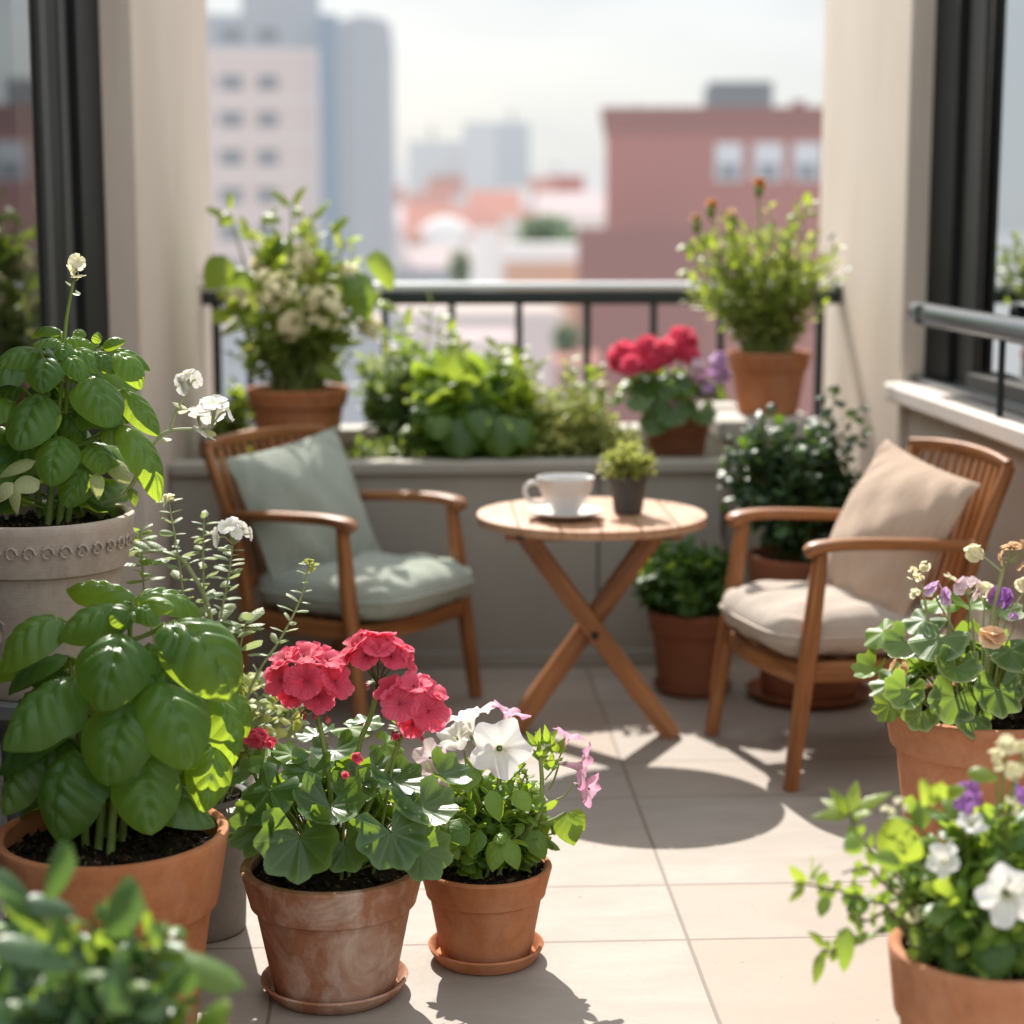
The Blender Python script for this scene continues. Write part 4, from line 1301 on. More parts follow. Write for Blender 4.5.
# ---- flowering basil in the embossed beige pot on a stand -------------------------
x, y = at(38, 510, 3.75)[:2]
zst = .560
B1 = Plant('basil_plant', 'tall flowering basil in an embossed beige pot raised behind the big basil', x, y, zst)
zs = pot(B1.t, .192, .363, M['clay_grey'], base=.66, collar=.30, lip=.016, relief=True)
mb = MB(); k = .2051
spec1 = [(190, 200, -30, 300, 135, .0, -.04), (230, 235, 208, 405, 178, -.06, -.12), (205, 405, 75, 675, 245, -.06, -.14), (425, 325, 545, 570, 235, -.05, -.13),
         (300, 615, 245, 860, 205, -.07, -.13), (410, 750, 325, 965, 165, -.05, -.09), (450, 650, 505, 800, 150, -.04, -.07), (520, 570, 610, 640, 130, -.02, -.04),
         (610, 385, 775, 615, 155, .0, -.02), (595, 560, 782, 935, 175, -.03, -.06), (560, 210, 695, 375, 145, -.02, -.05), (540, 190, 738, 285, 95, .02, .03),
         (460, 200, 560, 310, 115, -.03, -.05), (330, 225, 405, 340, 120, -.05, -.09), (350, 195, 490, 300, 115, -.02, -.06), (320, 140, 480, 180, 80, .02, .02),
         (300, 110, 145, 130, 65, .02, .04), (290, 150, 160, 165, 80, -.01, -.03), (480, 165, 478, 105, 65, .01, .01), (500, 180, 612, 150, 70, .01, .01, 1), (300, 150, 270, 90, 70, .04, .06),
         (110, 380, -40, 450, 100, .02, .03), (320, 160, 300, 240, 90, -.03, -.07), (360, 120, 420, 110, 70, .04, .06), (310, 500, 420, 640, 150, .0, -.01), (230, 560, 80, 700, 170, .03, .03), (180, 640, 40, 830, 190, .0, -.03)]
for sp in spec1:
    crop_leaf(B1, mb, k, 0, 310, 60, sp, arch=rng.uniform(.08, .26), T=(LF_BASIL if rng.random() < .6 else LF_BASIL2))
for _ in range(40):
    a = rng.uniform(-.5, math.pi + .5); h = rng.uniform(.05, .36)
    dv = np.array([math.cos(a), math.sin(a), 0])
    b = np.array([.03, 0, zs + h]) + dv * rng.uniform(.03, .08)
    sz = rng.uniform(.08, .15)
    t = b + dv * sz * .9 + np.array([0, 0, -sz * rng.uniform(.1, .6)])
    put_chord(mb, LF_BASIL2, b, t, sz * .68, dv * .6 + np.array([0, 0, .8]), arch=.14, tint=rng.random(), m=1 if rng.random() < .15 else 0)
    tube(mb, np.array([[.03, 0, b[2] - .03], b - np.array([0, 0, .012]), b]), .004, .003, 6, m=2, tint=.7)
# pale leaves low in the pot
for sp in [(175, 735, -10, 815, 60, -.10, -.12, 3), (70, 840, 82, 1000, 60, -.15, -.16, 3), (60, 840, -20, 940, 70, -.15, -.16, 3), (195, 830, 50, 880, 100, -.12, -.15, 3), (530, 730, 640, 850, 120, .02, .02, 3), (470, 790, 480, 925, 65, -.06, -.08, 3), (640, 860, 660, 960, 50, .0, -.02, 0)]:
    crop_leaf(B1, mb, k, 0, 310, 60, sp, T=LF_OVATE, petiole=False)
mb.build('foliage', [M['basil'], M['basil_young'], M['stem'], M['cream_leaf']], B1.t)
for (u0, u1, v1, dy) in ((46, 62, 380, -.02), (58, 70, 345, .0), (66, 78, 380, .02), (40, 30, 400, .03)):
    p0 = B1.L(u0, 500, dy); p0[2] = zs
    stem_part(B1, [p0, p0 * .5 + B1.L(u1, v1, 0) * .5, B1.L(u1, v1, 0)], .008, .004)
stem_part(B1, [B1.L(64, 345, 0), B1.L(67, 315, 0), B1.L(74, 278, 0)], .0045, .003, M['stem'], 'flower_stalk')
small_cluster(B1, B1.L(77, 266, 0), (0.1, -.1, 1), .020, 5, FL_FOUR, M['creamp'], .032, 2)
for (u, v, du, dv_) in ((74, 287, -9, -6), (75, 290, 6, 4), (72, 293, 8, 2), (73, 282, 8, -6)):
    mb = MB(); put_chord(mb, LF_SMALL, B1.L(u, v), B1.L(u + du, v + dv_), .010, (0, -.3, 1), tint=.9); mb.build('bud', M['stem_pale'], B1.t)
stem_part(B1, [B1.L(100, 505, .03), B1.L(128, 490, .0), B1.L(152, 446, -.02), B1.L(170, 431, -.03), B1.L(206, 429, -.03)], .0055, .003, M['stem_pale'], 'flower_stalk')
stem_part(B1, [B1.L(170, 431, -.03), B1.L(176, 412, -.03), B1.L(186, 392, -.03)], .0035, .0025, M['stem_pale'], 'flower_stalk')
small_cluster(B1, B1.L(190, 381, -.03), (0, -.3, 1), .022, 4, FL_FOUR, M['white'], .046, 3)
small_cluster(B1, B1.L(214, 417, -.03), (.3, -.4, 1), .040, 5, FL_FOUR, M['white'], .056, 4)
small_cluster(B1, B1.L(198, 421, -.03), (-.3, -.5, 1), .024, 2, FL_FOUR, M['white'], .052, 6)
mb = MB()
for (a, b, c, d_, wd) in ((176, 412, 190, 410, 9), (172, 402, 188, 409, 7), (205, 430, 216, 436, 12), (160, 438, 172, 440, 8)):
    put_chord(mb, LF_SMALL, B1.L(a, b, -.03), B1.L(c, d_, -.04), B1.px(wd), (0, -.4, 1), tint=.9)
mb.build('bract', M['cream_leaf'], B1.t)
# stand under it
st = thing('plant_stand', 'round grey pedestal stand holding up the embossed beige pot, behind the big basil', 'stand', (x, y, 0.001))
mb = MB(); lathe(mb, [(0, 0), (.15, 0), (.155, .01), (.15, .03), (.095, .06), (.085, .25), (.095, .48), (.14, .515), (.155, .53), (.155, zst - .004), (.15, zst - .002), (0, zst - .002)], 40); mb.build('column_shaft', M['stone_grey'], st, angle=40)

# ---- silvery white-flowered herb in the grey pot ----------------------------------
x, y = floor_at(202, 928)
S1 = Plant('white_flowering_herb', 'wispy silver leaved herb with white flower spikes in a grey pot behind the red geranium', x, y, 0.001)
zs = pot(S1.t, .112, .30, M['stone_grey'], base=.84, collar=0, lip=.014)


def spike(pl, pts, n, lsz, mat, wr=.45, start=.25, r=.0032, seed=0, pairs=True):
    """a stem part with small opposite leaves in one foliage sprig"""
    r_ = np.random.default_rng(seed)
    P = smooth_path(pts, 8)
    mb = MB(); tube(mb, P, r, r * .5, 8, m=1, cap=True)
    for i in range(n):
        t = start + (1 - start) * i / max(1, n - 1)
        xx = min(t, .999) * (len(P) - 1); j = int(xx); p = P[j] + (P[min(j + 1, len(P) - 1)] - P[j]) * (xx - j)
        a = i * 1.7 + r_.normal() * .5
        for s in ((1, -1) if pairs else (1,)):
            dv = unit(np.array([math.cos(a) * s, math.sin(a) * s * .7, r_.uniform(-.1, .45)]))
            L_ = lsz * 1.25 * r_.uniform(.7, 1.3) * (1.15 - .6 * t)
            put_chord(mb, LF_ROUND, p, p + dv * L_, L_ * wr, (0, 0, 1) + r_.normal(size=3) * .3, arch=.08, tint=r_.random())
    mb.build('leafy_stem', [mat, M['stem_pale']], pl.t)
    return P[-1]


e = spike(S1, [S1.L(192, 800, .02) , S1.L(188, 650, .0), S1.L(180, 570, -.02), S1.L(169, 502, -.03)], 13, .040, M['silver'], seed=1, start=.35)
small_cluster(S1, e, (0, 0, 1), .014, 5, FL_FOUR, M['creamp'], .022, 7)
e = spike(S1, [S1.L(205, 800, .04), S1.L(205, 640, .03), S1.L(203, 560, .03), S1.L(204, 518, .03)], 13, .040, M['silver'], seed=2, start=.35)
e = spike(S1, [S1.L(215, 800, -.02), S1.L(219, 640, -.03), S1.L(228, 580, -.05), S1.L(233, 545, -.06)], 13, .042, M['silver'], seed=3, start=.35)
small_cluster(S1, e + np.array([0, 0, .018]), (0, -.2, 1), .036, 11, FL_FOUR, M['white'], .040, 8)
e = spike(S1, [S1.L(225, 790, -.05), S1.L(250, 690, -.10), S1.L(281, 638, -.12), S1.L(300, 600, -.13), S1.L(309, 565, -.13)], 10, .034, M['silver'], wr=.4, seed=4, start=.40, pairs=True)
small_cluster(S1, e, (0, 0, 1), .012, 5, FL_FOUR, M['sedum'], .020, 9)
spike(S1, [S1.L(190, 800, .0), S1.L(212, 640, .02), S1.L(190, 570, .0), S1.L(160, 552, -.0), S1.L(122, 556, .0)], 5, .05, M['silver'], seed=5, start=.6, r=.006)
spike(S1, [S1.L(196, 800, .06), S1.L(150, 620, .08), S1.L(142, 560, .08), S1.L(140, 530, .08)], 9, .05, M['bush_green'], wr=.6, seed=6, start=.5)
spike(S1, [S1.L(218, 800, -.06), S1.L(240, 650, -.08), S1.L(246, 620, -.08)], 6, .06, M['silver'], wr=.5, seed=12, start=.5)
bush(S1, zs, S1.L(262, 715, .02), (.13, .11, .12), 34, 11, LF_ROUND, (.022, .042), .7, (M['silver'], M['sedum']), young=.35, start=.5, stem=M['stem_pale'], seed=3, base_r=.06)

# ---- red geranium in the weathered pot --------------------------------------------
GX, GY = floor_at(335, 990)
saucer(GX, GY, .146, 'terracotta saucer under the weathered red geranium pot', M['clay_aged'])
G = Plant('red_geranium', 'red geranium with three flower heads in a weathered whitish terracotta pot at the front', GX, GY, .0115)
zs = pot(G.t, .180, at(335, 862, GY)[2] - .0115, M['clay_aged'], base=.66, collar=.32, lip=.017, seg=72, wob=.006)
man = [(330, 806, -.12, 74, (0.05, -.55, .85), 0, .35), (421, 806, -.10, 70, (.25, -.45, .85), 0, .3), (391, 832, -.15, 78, (.15, -.85, .5), 0, .25), (300, 838, -.16, 84, (-.10, -.9, .35), 0, .4),
       (270, 790, -.10, 74, (-.55, -.55, .6), 0, .15), (262, 825, -.12, 62, (-.6, -.75, .3), 0, .3), (268, 758, -.02, 44, (-.3, -.3, .9), 1, .6), (292, 754, -.02, 40, (.1, -.35, .9), 1, .9),
       (350, 728, .10, 46, (.1, -.2, 1), 1, .7), (385, 744, .08, 40, (.2, -.5, .8), 1, .8), (335, 750, .02, 52, (-.1, -.4, .9), 0, .2), (372, 770, -.02, 56, (.1, -.5, .85), 0, .15), (310, 772, -.05, 54, (-.2, -.6, .8), 0, .5),
       (352, 790, -.06, 50, (.2, -.6, .8), 0, .6), (395, 780, -.04, 60, (.3, -.4, .9), 0, .4), (440, 775, .02, 56, (.5, -.3, .85), 0, .5), (420, 850, -.13, 62, (.4, -.85, .35), 0, .5), (250, 770, .0, 52, (-.6, -.2, .8), 0, .7),
       (318, 735, .08, 44, (-.2, -.1, 1), 0, .6), (405, 726, .10, 46, (.3, -.1, 1), 1, .5), (345, 845, -.14, 56, (.0, -.9, .4), 0, .2), (365, 722, .12, 40, (0, -.2, 1), 0, .8)]
ger_foliage(G, zs, man, (0, .02, zs + .10), (.19, .17, .13), 46, (.08, .135), (M['ger'], M['ger_young']), seed=4, hide_front=True)
HEADS = (
    ((315, 706, 0), (331, 800), [(305, 681, (-.05, -.93, .30), 40), (334, 682, (.60, -.55, .50), 40), (327, 661, (.35, -.30, .88), 38), (304, 657, (-.05, -.35, .92), 38), (282, 680, (-.65, -.60, .40), 38), (286, 661, (-.5, -.2, .8), 34), (312, 668, (0, .3, .95), 36), (318, 696, (.15, -.9, .1), 34), (292, 694, (-.35, -.8, .15), 30)]),
    ((378, 684, .03), (356, 760), [(357, 646, (-.60, -.10, .75), 36), (379, 638, (0, .20, .95), 38), (398, 647, (.50, .05, .85), 36), (404, 660, (.85, -.20, .35), 32), (352, 657, (-.85, -.20, .40), 30), (378, 648, (.05, -.55, .80), 34), (366, 656, (-.35, -.70, .45), 32), (391, 657, (.40, -.68, .45), 32)]),
    ((403, 732, -.02), (366, 812), [(400, 704, (-.15, -.85, .50), 40), (428, 711, (.42, -.80, .30), 42), (414, 688, (.05, -.30, .95), 38), (389, 691, (-.5, -.3, .8), 32), (432, 693, (.5, -.2, .85), 34), (412, 724, (.1, -.9, .0), 30)]))
for i, ((bu, bv, bd), (su, sv), fl) in enumerate(HEADS):
    base_ = G.L(bu, bv, bd)
    big_umbel(G, base_, [(G.L(u, v, bd + nn[1] * .045), nn, G.px(dm)) for u, v, nn, dm in fl], M['red'], seed=i + 2)
    s0 = G.L(su, sv, -.03 if i != 1 else .02)
    s0[2] = max(s0[2], zs)
    low = np.array([s0[0] * .6, s0[1] * .4, zs])
    stem_part(G, [low, s0, s0 * .4 + base_ * .6 + np.array([0.004, 0, 0]), base_], .0062, .0048)
for (u, v, dy, r_, n_) in ((357, 758, -.08, 7, 5), (258, 738, .05, 13, 7), (247, 742, .05, 8, 4), (271, 742, .0, 7, 4), (345, 775, -.10, 5, 3), (397, 738, -.04, 6, 3)):
    c = G.L(u, v, dy); umbel(G, c, (0, -.4, 1), G.px(r_), n_, M['red'], seed=u, size=1.0)
    stem_part(G, [np.array([c[0] * .6, c[1] * .6, zs]), c * np.array([.9, .9, .85]), c - np.array([0, 0, G.px(r_) * .7])], .0035, .0028)

# ---- petunias in the small orange pot ---------------------------------------------
PX, PY = floor_at(486, 957)
saucer(PX, PY, .120, 'small terracotta saucer under the petunia pot in the sunshine', M['clay'])
Pn = Plant('petunia_plant', 'white and pink petunias in a small bright orange terracotta pot', PX, PY, .0115)
zs = pot(Pn.t, .136, at(490, 863, PY)[2] - .0115, M['clay'], base=.68, collar=.34, lip=.012, seg=64)
bush(Pn, zs, (.005, .01, zs + .115), (.165, .13, .14), 92, 11, [LF_OVATE, LF_ROUND], (.026, .050), .58, (M['petleaf'], M['basil_young']), young=.30, start=.25, droop=.3, seed=21, base_r=.07, stem_r=.0035)
petunia(Pn, Pn.L(500, 748, -.10), (-.02, -.93, .28), Pn.px(57), M['white'], 0, Pn.L(495, 830, -.03))
petunia(Pn, Pn.L(467, 712, .02), (-.25, .15, 1), Pn.px(56), M['white'], 1, Pn.L(475, 800, .0))
petunia(Pn, Pn.L(510, 709, .04), (.35, .1, .9), Pn.px(40), M['pink'], 2, Pn.L(500, 790, .02))
petunia(Pn, Pn.L(569, 733, .0), (.35, .3, .85), Pn.px(32), M['pink'], 0, Pn.L(545, 780, .0))
petunia(Pn, Pn.L(586, 768, -.04), (.90, -.30, -.10), Pn.px(46), M['pink'], 1, Pn.L(548, 790, -.02))
petunia(Pn, Pn.L(428, 757, -.04), (-.5, -.7, .4), Pn.px(36), M['palepink'], 2, Pn.L(455, 800, .0))
petunia(Pn, Pn.L(442, 772, .0), (-.3, -.6, .6), Pn.px(32), M['palepink'], 0, Pn.L(465, 810, .0))
petunia(Pn, Pn.L(530, 793, .02), (.2, -.5, .8), Pn.px(34), M['white'], 2, Pn.L(515, 820, .0))
petunia(Pn, Pn.L(455, 735, .05), (-.4, -.5, .8), Pn.px(40), M['white'], 1, Pn.L(470, 790, .02))
petunia(Pn, Pn.L(592, 790, -.03), (.75, -.5, -.15), Pn.px(34), M['pink'], 2, Pn.L(556, 800, -.02))
petunia(Pn, Pn.L(430, 775, -.02), (-.6, -.6, .3), Pn.px(30), M['palepink'], 1, Pn.L(460, 815, .0))
mb = MB()
for (a, b, c, d_, wd, db, dt) in ((462, 818, 444, 852, 27, -.10, -.14), (480, 830, 470, 858, 22, -.11, -.14), (500, 838, 492, 872, 22, -.11, -.14), (505, 838, 518, 870, 22, -.11, -.14), (530, 830, 545, 860, 22, -.07, -.09), (470, 830, 446, 838, 26, -.12, -.14), (452, 845, 458, 860, 12, -.12, -.14),
                                  (565, 812, 574, 846, 30, -.03, -.05), (570, 812, 585, 830, 24, -.02, -.02), (480, 770, 455, 790, 20, -.10, -.13), (515, 790, 530, 812, 20, -.09, -.12), (490, 790, 500, 822, 20, -.11, -.13)):
    put_chord(mb, LF_OVATE, Pn.L(a, b, db), Pn.L(c, d_, dt), Pn.px(wd), (rng.normal() * .2, -.6, .6), arch=.1, tint=rng.random())
mb.build('foliage', M['petleaf'], Pn.t)
stem_part(Pn, [Pn.L(522, 838, -.05), Pn.L(538, 815, -.07), Pn.L(542, 785, -.05), Pn.L(540, 755, -.03)], .0062, .004)
stem_part(Pn, [Pn.L(540, 823, -.04), Pn.L(552, 820, -.04), Pn.L(566, 812, -.03)], .003, .0025)
for (u, v, s_) in ((547, 742, 3), (536, 745, 5), (556, 752, 7), (551, 768, 4), (540, 758, 8)):
    mb = MB()
    for q in range(5):
        a = q * 1.26 + s_
        put_chord(mb, LF_LONG, Pn.L(u, v, -.03), Pn.L(u + 13 * math.cos(a), v - 9 - 9 * math.sin(a), -.03 + .02 * math.cos(a * 2)), Pn.px(7), (0, -.6, .6), arch=.1, tint=rng.random(), m=0)
    mb.build('leaf_rosette', M['petleaf'], Pn.t)

# ---- edged-leaf geranium with peach flowers, right --------------------------------
QX, QY, _ = at(985, 712, 3.90)
Q = Plant('peach_flowered_geranium', 'pale edged geranium with peach and purple flowers before the right armchair', QX, QY, .001)
zs = pot(Q.t, .217, .455, M['clay_pink'], base=.66, collar=.20, lip=.020, seg=64)
man = [(940, 638, -.12, 62, (-.25, -.5, .85), 0, .3), (956, 668, -.17, 48, (.0, -.7, .7), 0, .3), (955, 697, -.18, 54, (.0, -.9, .35), 0, .25), (998, 690, -.18, 56, (.1, -.85, .4), 0, .2), (906, 690, -.14, 44, (-.3, -.8, .4), 0, .6),
       (884, 632, .0, 46, (-.5, -.3, .8), 1, .8), (905, 642, -.05, 46, (-.4, -.6, .6), 0, .5), (874, 668, -.02, 40, (-.6, -.4, .7), 1, .4), (1010, 650, -.12, 60, (.2, -.5, .85), 0, .3), (942, 603, .05, 44, (-.1, -.2, 1), 1, .9), (968, 605, .04, 44, (.1, -.3, .9), 1, .7),
       (1000, 612, .0, 48, (.2, -.4, .9), 0, .6), (925, 620, .0, 46, (-.3, -.4, .9), 0, .2), (1035, 690, -.15, 56, (.3, -.8, .5), 0, .4), (890, 705, -.08, 38, (-.6, -.6, .4), 1, .5), (922, 712, -.16, 40, (-.3, -.9, .3), 0, .2), (975, 718, -.19, 40, (.0, -.9, .3), 0, .4)]
ger_foliage(Q, zs, man, (0, .03, zs + .10), (.22, .20, .13), 46, (.07, .12), (M['ger_var'], M['ger_young']), seed=9, hide_front=True)


def stalk(pl, u0, v0, u1, v1, dy, zb, r=.004, mat=None):
    p1 = pl.L(u1, v1, dy); p0 = pl.L(u0, v0, dy * .5)
    return stem_part(pl, [np.array([p0[0] * .6, p0[1] * .6, zb]), p0, p1], r, r * .7, mat or M['stem_pale'])


stalk(Q, 988, 640, 1005, 562, -.06, zs, .006)
small_cluster(Q, Q.L(1012, 556, -.06), (.1, -.3, 1), .034, 11, FL_FIVE, M['peach'], .040, 11)
stem_part(Q, [Q.L(1002, 572, -.06), Q.L(990, 562, -.06), Q.L(978, 553, -.06)], .003, .002, M['stem_pale'], 'flower_stalk')
small_cluster(Q, Q.L(974, 554, -.06), (-.3, -.3, 1), .018, 4, FL_FIVE, M['creamp'], .040, 12)
stalk(Q, 985, 680, 990, 655, -.19, zs, .004)
small_cluster(Q, Q.L(991, 641, -.19), (0, -.6, .8), .026, 5, FL_FIVE, M['peach'], .050, 13)
stalk(Q, 932, 640, 922, 585, -.02, zs)
for k_, (u, v) in enumerate(((912, 573), (925, 566), (930, 592), (915, 594), (920, 580))):
    small_cluster(Q, Q.L(u, v, -.02), (0, 0, 1), .012, 5, FL_FOUR, M['creamp'], .017, 14 + k_, name='bud_cluster', green=M['stem'])
stalk(Q, 950, 630, 949, 590, -.02, zs)
small_cluster(Q, Q.L(949, 580, -.02), (0, 0, 1), .010, 3, FL_FOUR, M['creamp'], .03, 20, name='bud_cluster', green=M['stem'])
for k_, (u, v, m_, r_, n_, s_) in enumerate(((938, 596, 'lilac', .026, 4, .05), (968, 590, 'palepink', .034, 8, .04), (1000, 598, 'purple', .022, 4, .045), (1014, 620, 'lilac', .014, 3, .032), (985, 592, 'creamp', .02, 4, .036), (1024, 585, 'creamp', .02, 5, .03), (898, 668, 'peach', .014, 3, .03))):
    small_cluster(Q, Q.L(u, v, -.03), (0, -.4, 1), r_, n_, FL_FIVE, M[m_], s_, 30 + k_)
    stalk(Q, u * .5 + 490, v + 50, u, v + 6, -.03, zs, .003)

# ---- trailing petunias, front right, close to the lens ----------------------------
FX, FY, _ = at(990, 945, 2.62)
F = Plant('petunia_plant', 'trailing white and purple petunias in a terracotta pot at the bottom right corner', FX, FY, .001)
zs = pot(F.t, .151, at(990, 945, 2.62)[2], M['clay_pink'], base=.68, collar=.26, lip=.016, seg=64)
k, ox, oy = .2441, 774, 740
fl_ = lambda a, b, dy=0.0: F.L(ox + a * k, oy + b * k, dy)
mb = MB()
for (tx, ty, dd) in ((340, 165, .01), (225, 195, .0), (145, 320, -.03), (485, 215, .0), (190, 240, .02), (270, 230, -.03), (400, 300, -.04)):
    put_chord(mb, LF_LONG, fl_(310, 300, -.02), fl_(tx, ty, dd), F.px(62 * k), (0, -.5, .8), arch=.08, tint=rng.random(), m=1)
for (a, b, c, d_, wd, m_) in ((520, 515, 495, 315, 190, 1), (640, 260, 600, 160, 90, 1), (650, 260, 690, 170, 80, 1), (655, 270, 660, 180, 60, 0), (700, 220, 790, 200, 60, 1), (790, 130, 920, 160, 70, 1), (215, 590, 215, 535, 42, 0), (215, 635, 190, 730, 58, 0), (300, 765, 285, 955, 92, 0),
                               (210, 845, 135, 785, 42, 0), (195, 870, 165, 1005, 48, 0), (130, 590, 60, 510, 48, 1), (130, 585, 75, 600, 30, 1), (125, 600, 60, 665, 34, 1), (140, 580, 150, 460, 18, 0), (150, 580, 200, 500, 18, 0), (360, 400, 290, 460, 90, 0), (520, 500, 400, 480, 90, 0), (330, 800, 365, 840, 40, 0),
                               (560, 850, 575, 900, 60, 1), (800, 800, 720, 960, 200, 0), (900, 800, 900, 1000, 180, 0), (650, 760, 600, 930, 170, 0), (720, 700, 660, 860, 170, 0), (990, 820, 1010, 960, 150, 0)):
    dd = rng.uniform(-.10, -.02)
    put_chord(mb, LF_HEART if wd > 80 else LF_OVATE, fl_(a, b, dd), fl_(c, d_, dd - .02), F.px(wd * k), (rng.normal() * .3, -.7, .5), arch=.1, tint=rng.random(), m=m_)
mb.build('foliage', [M['bush_green'], M['bush_lime']], F.t)
bush(F, zs, (.0, .02, zs + .13), (.205, .15, .15), 96, 10, [LF_OVATE, LF_ROUND], (.026, .055), .6, (M['bush_green'], M['bush_lime'], ), young=.2, start=.25, droop=.25, seed=31, base_r=.09, stem_r=.003)
for pts in ([(480, 700), (400, 660), (330, 640), (250, 612), (130, 590)], [(520, 740), (450, 770), (340, 830), (250, 856), (195, 862)], [(480, 720), (380, 740), (305, 700), (330, 640), (400, 655)], [(560, 640), (420, 480), (340, 380), (310, 300)], [(560, 700), (440, 580), (380, 520), (280, 545)]):
    P0 = fl_(640, 860, .0); P0[2] = zs
    Q_ = smooth_path([P0] + [fl_(a, b, -.03) for a, b in pts], 7)
    mb = MB(); tube(mb, Q_, .0032, .0018, 7, m=1, cap=True)
    for j in range(8, len(Q_) - 1, 4):
        for s_ in (1, -1):
            dv = unit(np.array([s_ * .3, -.2, s_ * .9]) + rv(.35))
            put_chord(mb, LF_OVATE, Q_[j], Q_[j] + dv * rng.uniform(.014, .028), .014, (0, -.7, .5) + rv(.3), arch=.1, tint=rng.random())
    mb.build('trailing_stem', [M['bush_green'], M['stem_dark']], F.t)
petunia(F, fl_(965, 640, -.13), (-.15, -.95, .2), F.px(240 * k), M['white'], 0, fl_(950, 850, -.03))
petunia(F, fl_(690, 490, -.08), (-.55, -.6, .35), F.px(140 * k), M['white'], 1, fl_(760, 700, -.03))
petunia(F, fl_(810, 335, -.02), (.1, -.4, .9), F.px(125 * k), M['white'], 2, fl_(800, 600, -.0))
petunia(F, fl_(790, 230, .0), (-.8, -.35, .35), F.px(150 * k), M['purple'], 1, fl_(850, 500, .0))
petunia(F, fl_(1020, 225, .0), (.5, -.5, .6), F.px(110 * k), M['purple'], 0, fl_(960, 500, .0))
for k_, (a, b, n_, s_) in enumerate(((950, 30, 7, .022), (910, 80, 5, .018), (1020, 50, 5, .02), (985, 130, 5, .022), (965, 280, 4, .02), (470, 310, 4, .012), (510, 275, 3, .012), (575, 715, 3, .024))):
    small_cluster(F, fl_(a, b, -.02), (0, -.2, 1), .016, n_, FL_FIVE, M['creamp'], s_, 50 + k_)
    if a > 900:
        stem_part(F, [fl_(930, 560, .0), fl_(a * .6 + 370, b + 150, -.02), fl_(a, b + 15, -.02)], .003, .002, M['stem'])

# ---- succulent, front left, very close --------------------------------------------
JX, JY, _ = at(70, 1010, 2.25)
J = Plant('jade_plant', 'dark round leaved succulent in a clay pot at the bottom left corner nearest the camera', JX, JY, .001)
zs = pot(J.t, .140, .40, M['clay_dark'], base=.7, collar=.28, lip=.015)
k, ox, oy = .293, 0, 724
jl = lambda a, b, dy=0.0: J.L(ox + a * k, oy + b * k, dy)
mb = MB()
for (a, b, c, d_, wd, m_) in ((150, 600, 240, 405, 120, 0), (350, 720, 470, 540, 170, 0), (490, 770, 840, 900, 130, 1), (260, 640, 80, 600, 90, 0), (270, 830, -40, 740, 110, 0), (460, 980, 380, 820, 190, 0), (640, 1050, 790, 960, 120, 1), (500, 800, 440, 740, 90, 0), (620, 930, 660, 830, 70, 0),
                               (150, 700, 20, 560, 110, 1), (250, 760, 180, 660, 110, 1), (330, 800, 300, 720, 80, 1), (560, 930, 620, 850, 90, 0), (120, 900, -60, 860, 150, 0), (280, 950, 120, 900, 170, 0), (560, 1030, 520, 930, 120, 0), (700, 1060, 760, 1000, 120, 0), (120, 640, -40, 500, 90, 0), (60, 1000, -60, 960, 160, 0), (330, 1060, 260, 960, 170, 0)):
    dd = rng.uniform(-.10, .0)
    put_chord(mb, LF_ROUND, jl(a, b, dd), jl(c, d_, dd - .02), J.px(wd * k), (rng.normal() * .25, -.5, .8), arch=.08, tint=rng.random(), m=m_)
mb.build('foliage', [M['jade'], M['bush_green']], J.t)
bush(J, zs, J.L(75, 1003, .02), (.20, .14, .13), 66, 10, LF_ROUND, (.030, .058), .6, (M['jade'], M['bush_green']), young=.10, start=.3, droop=.1, seed=41, base_r=.08, stem_r=.005, stem=M['stem_dark'])

# ---- plants on the planter and pedestal -------------------------------------------
x, y, _ = at(298, 400, 6.66)
H = Plant('hydrangea_plant', 'sunlit lime leaved hydrangea with cream flower heads in a terracotta pot behind the left armchair', x, y, .62)
zs = pot(H.t, .184, .305, M['clay'], base=.68, collar=.22)
tips = bush(H, zs, H.L(300, 284, 0), (.37, .25, .32), 38, 7, [LF_HEART, LF_OVATE], (.055, .12), .64, (M['olive'], M['bush_lime']), young=.62, start=.30, seed=51, base_r=.10, stem_r=.004)
bush(H, zs, H.L(300, 345, -.02), (.28, .20, .16), 60, 8, LF_OVATE, (.026, .05), .6, (M['olive'], M['bush_green']), young=.4, start=.35, seed=52, base_r=.11, name='undergrowth')
for i, (u, v, dy, r_) in enumerate(((276, 292, -.24, 25), (322, 308, -.26, 24), (290, 325, -.24, 16), (305, 262, -.10, 16), (345, 280, -.08, 17), (237, 300, -.05, 14), (370, 330, -.05, 13), (262, 268, .0, 14))):
    small_cluster(H, H.L(u, v, dy), (0, -.5, .8), H.px(r_), 44, FL_FOUR, M['creamp'], .036, 60 + i, green=M['sedum'])
mb = MB()
for (a, b, c, d_, wd, m_) in ((355, 270, 368, 322, 34, 0), (375, 250, 392, 290, 30, 1), (225, 255, 207, 290, 30, 1), (248, 270, 228, 295, 30, 0), (290, 205, 270, 190, 14, 1), (292, 205, 306, 186, 14, 1), (225, 215, 205, 208, 14, 1), (228, 208, 232, 192, 14, 1), (290, 240, 268, 250, 20, 0), (250, 240, 240, 215, 16, 1), (262, 215, 282, 222, 14, 1), (232, 215, 218, 225, 14, 1), (330, 232, 350, 216, 18, 1), (380, 300, 398, 312, 22, 1), (228, 310, 212, 322, 20, 1)):
    dd = rng.uniform(-.12, .05)
    put_chord(mb, LF_HEART, H.L(a, b, dd), H.L(c, d_, dd - .03), H.px(wd), (rng.normal() * .3, -.5, .7), arch=.1, tint=rng.random(), m=m_)
mb.build('foliage', [M['bush_green'], M['bush_lime']], H.t)
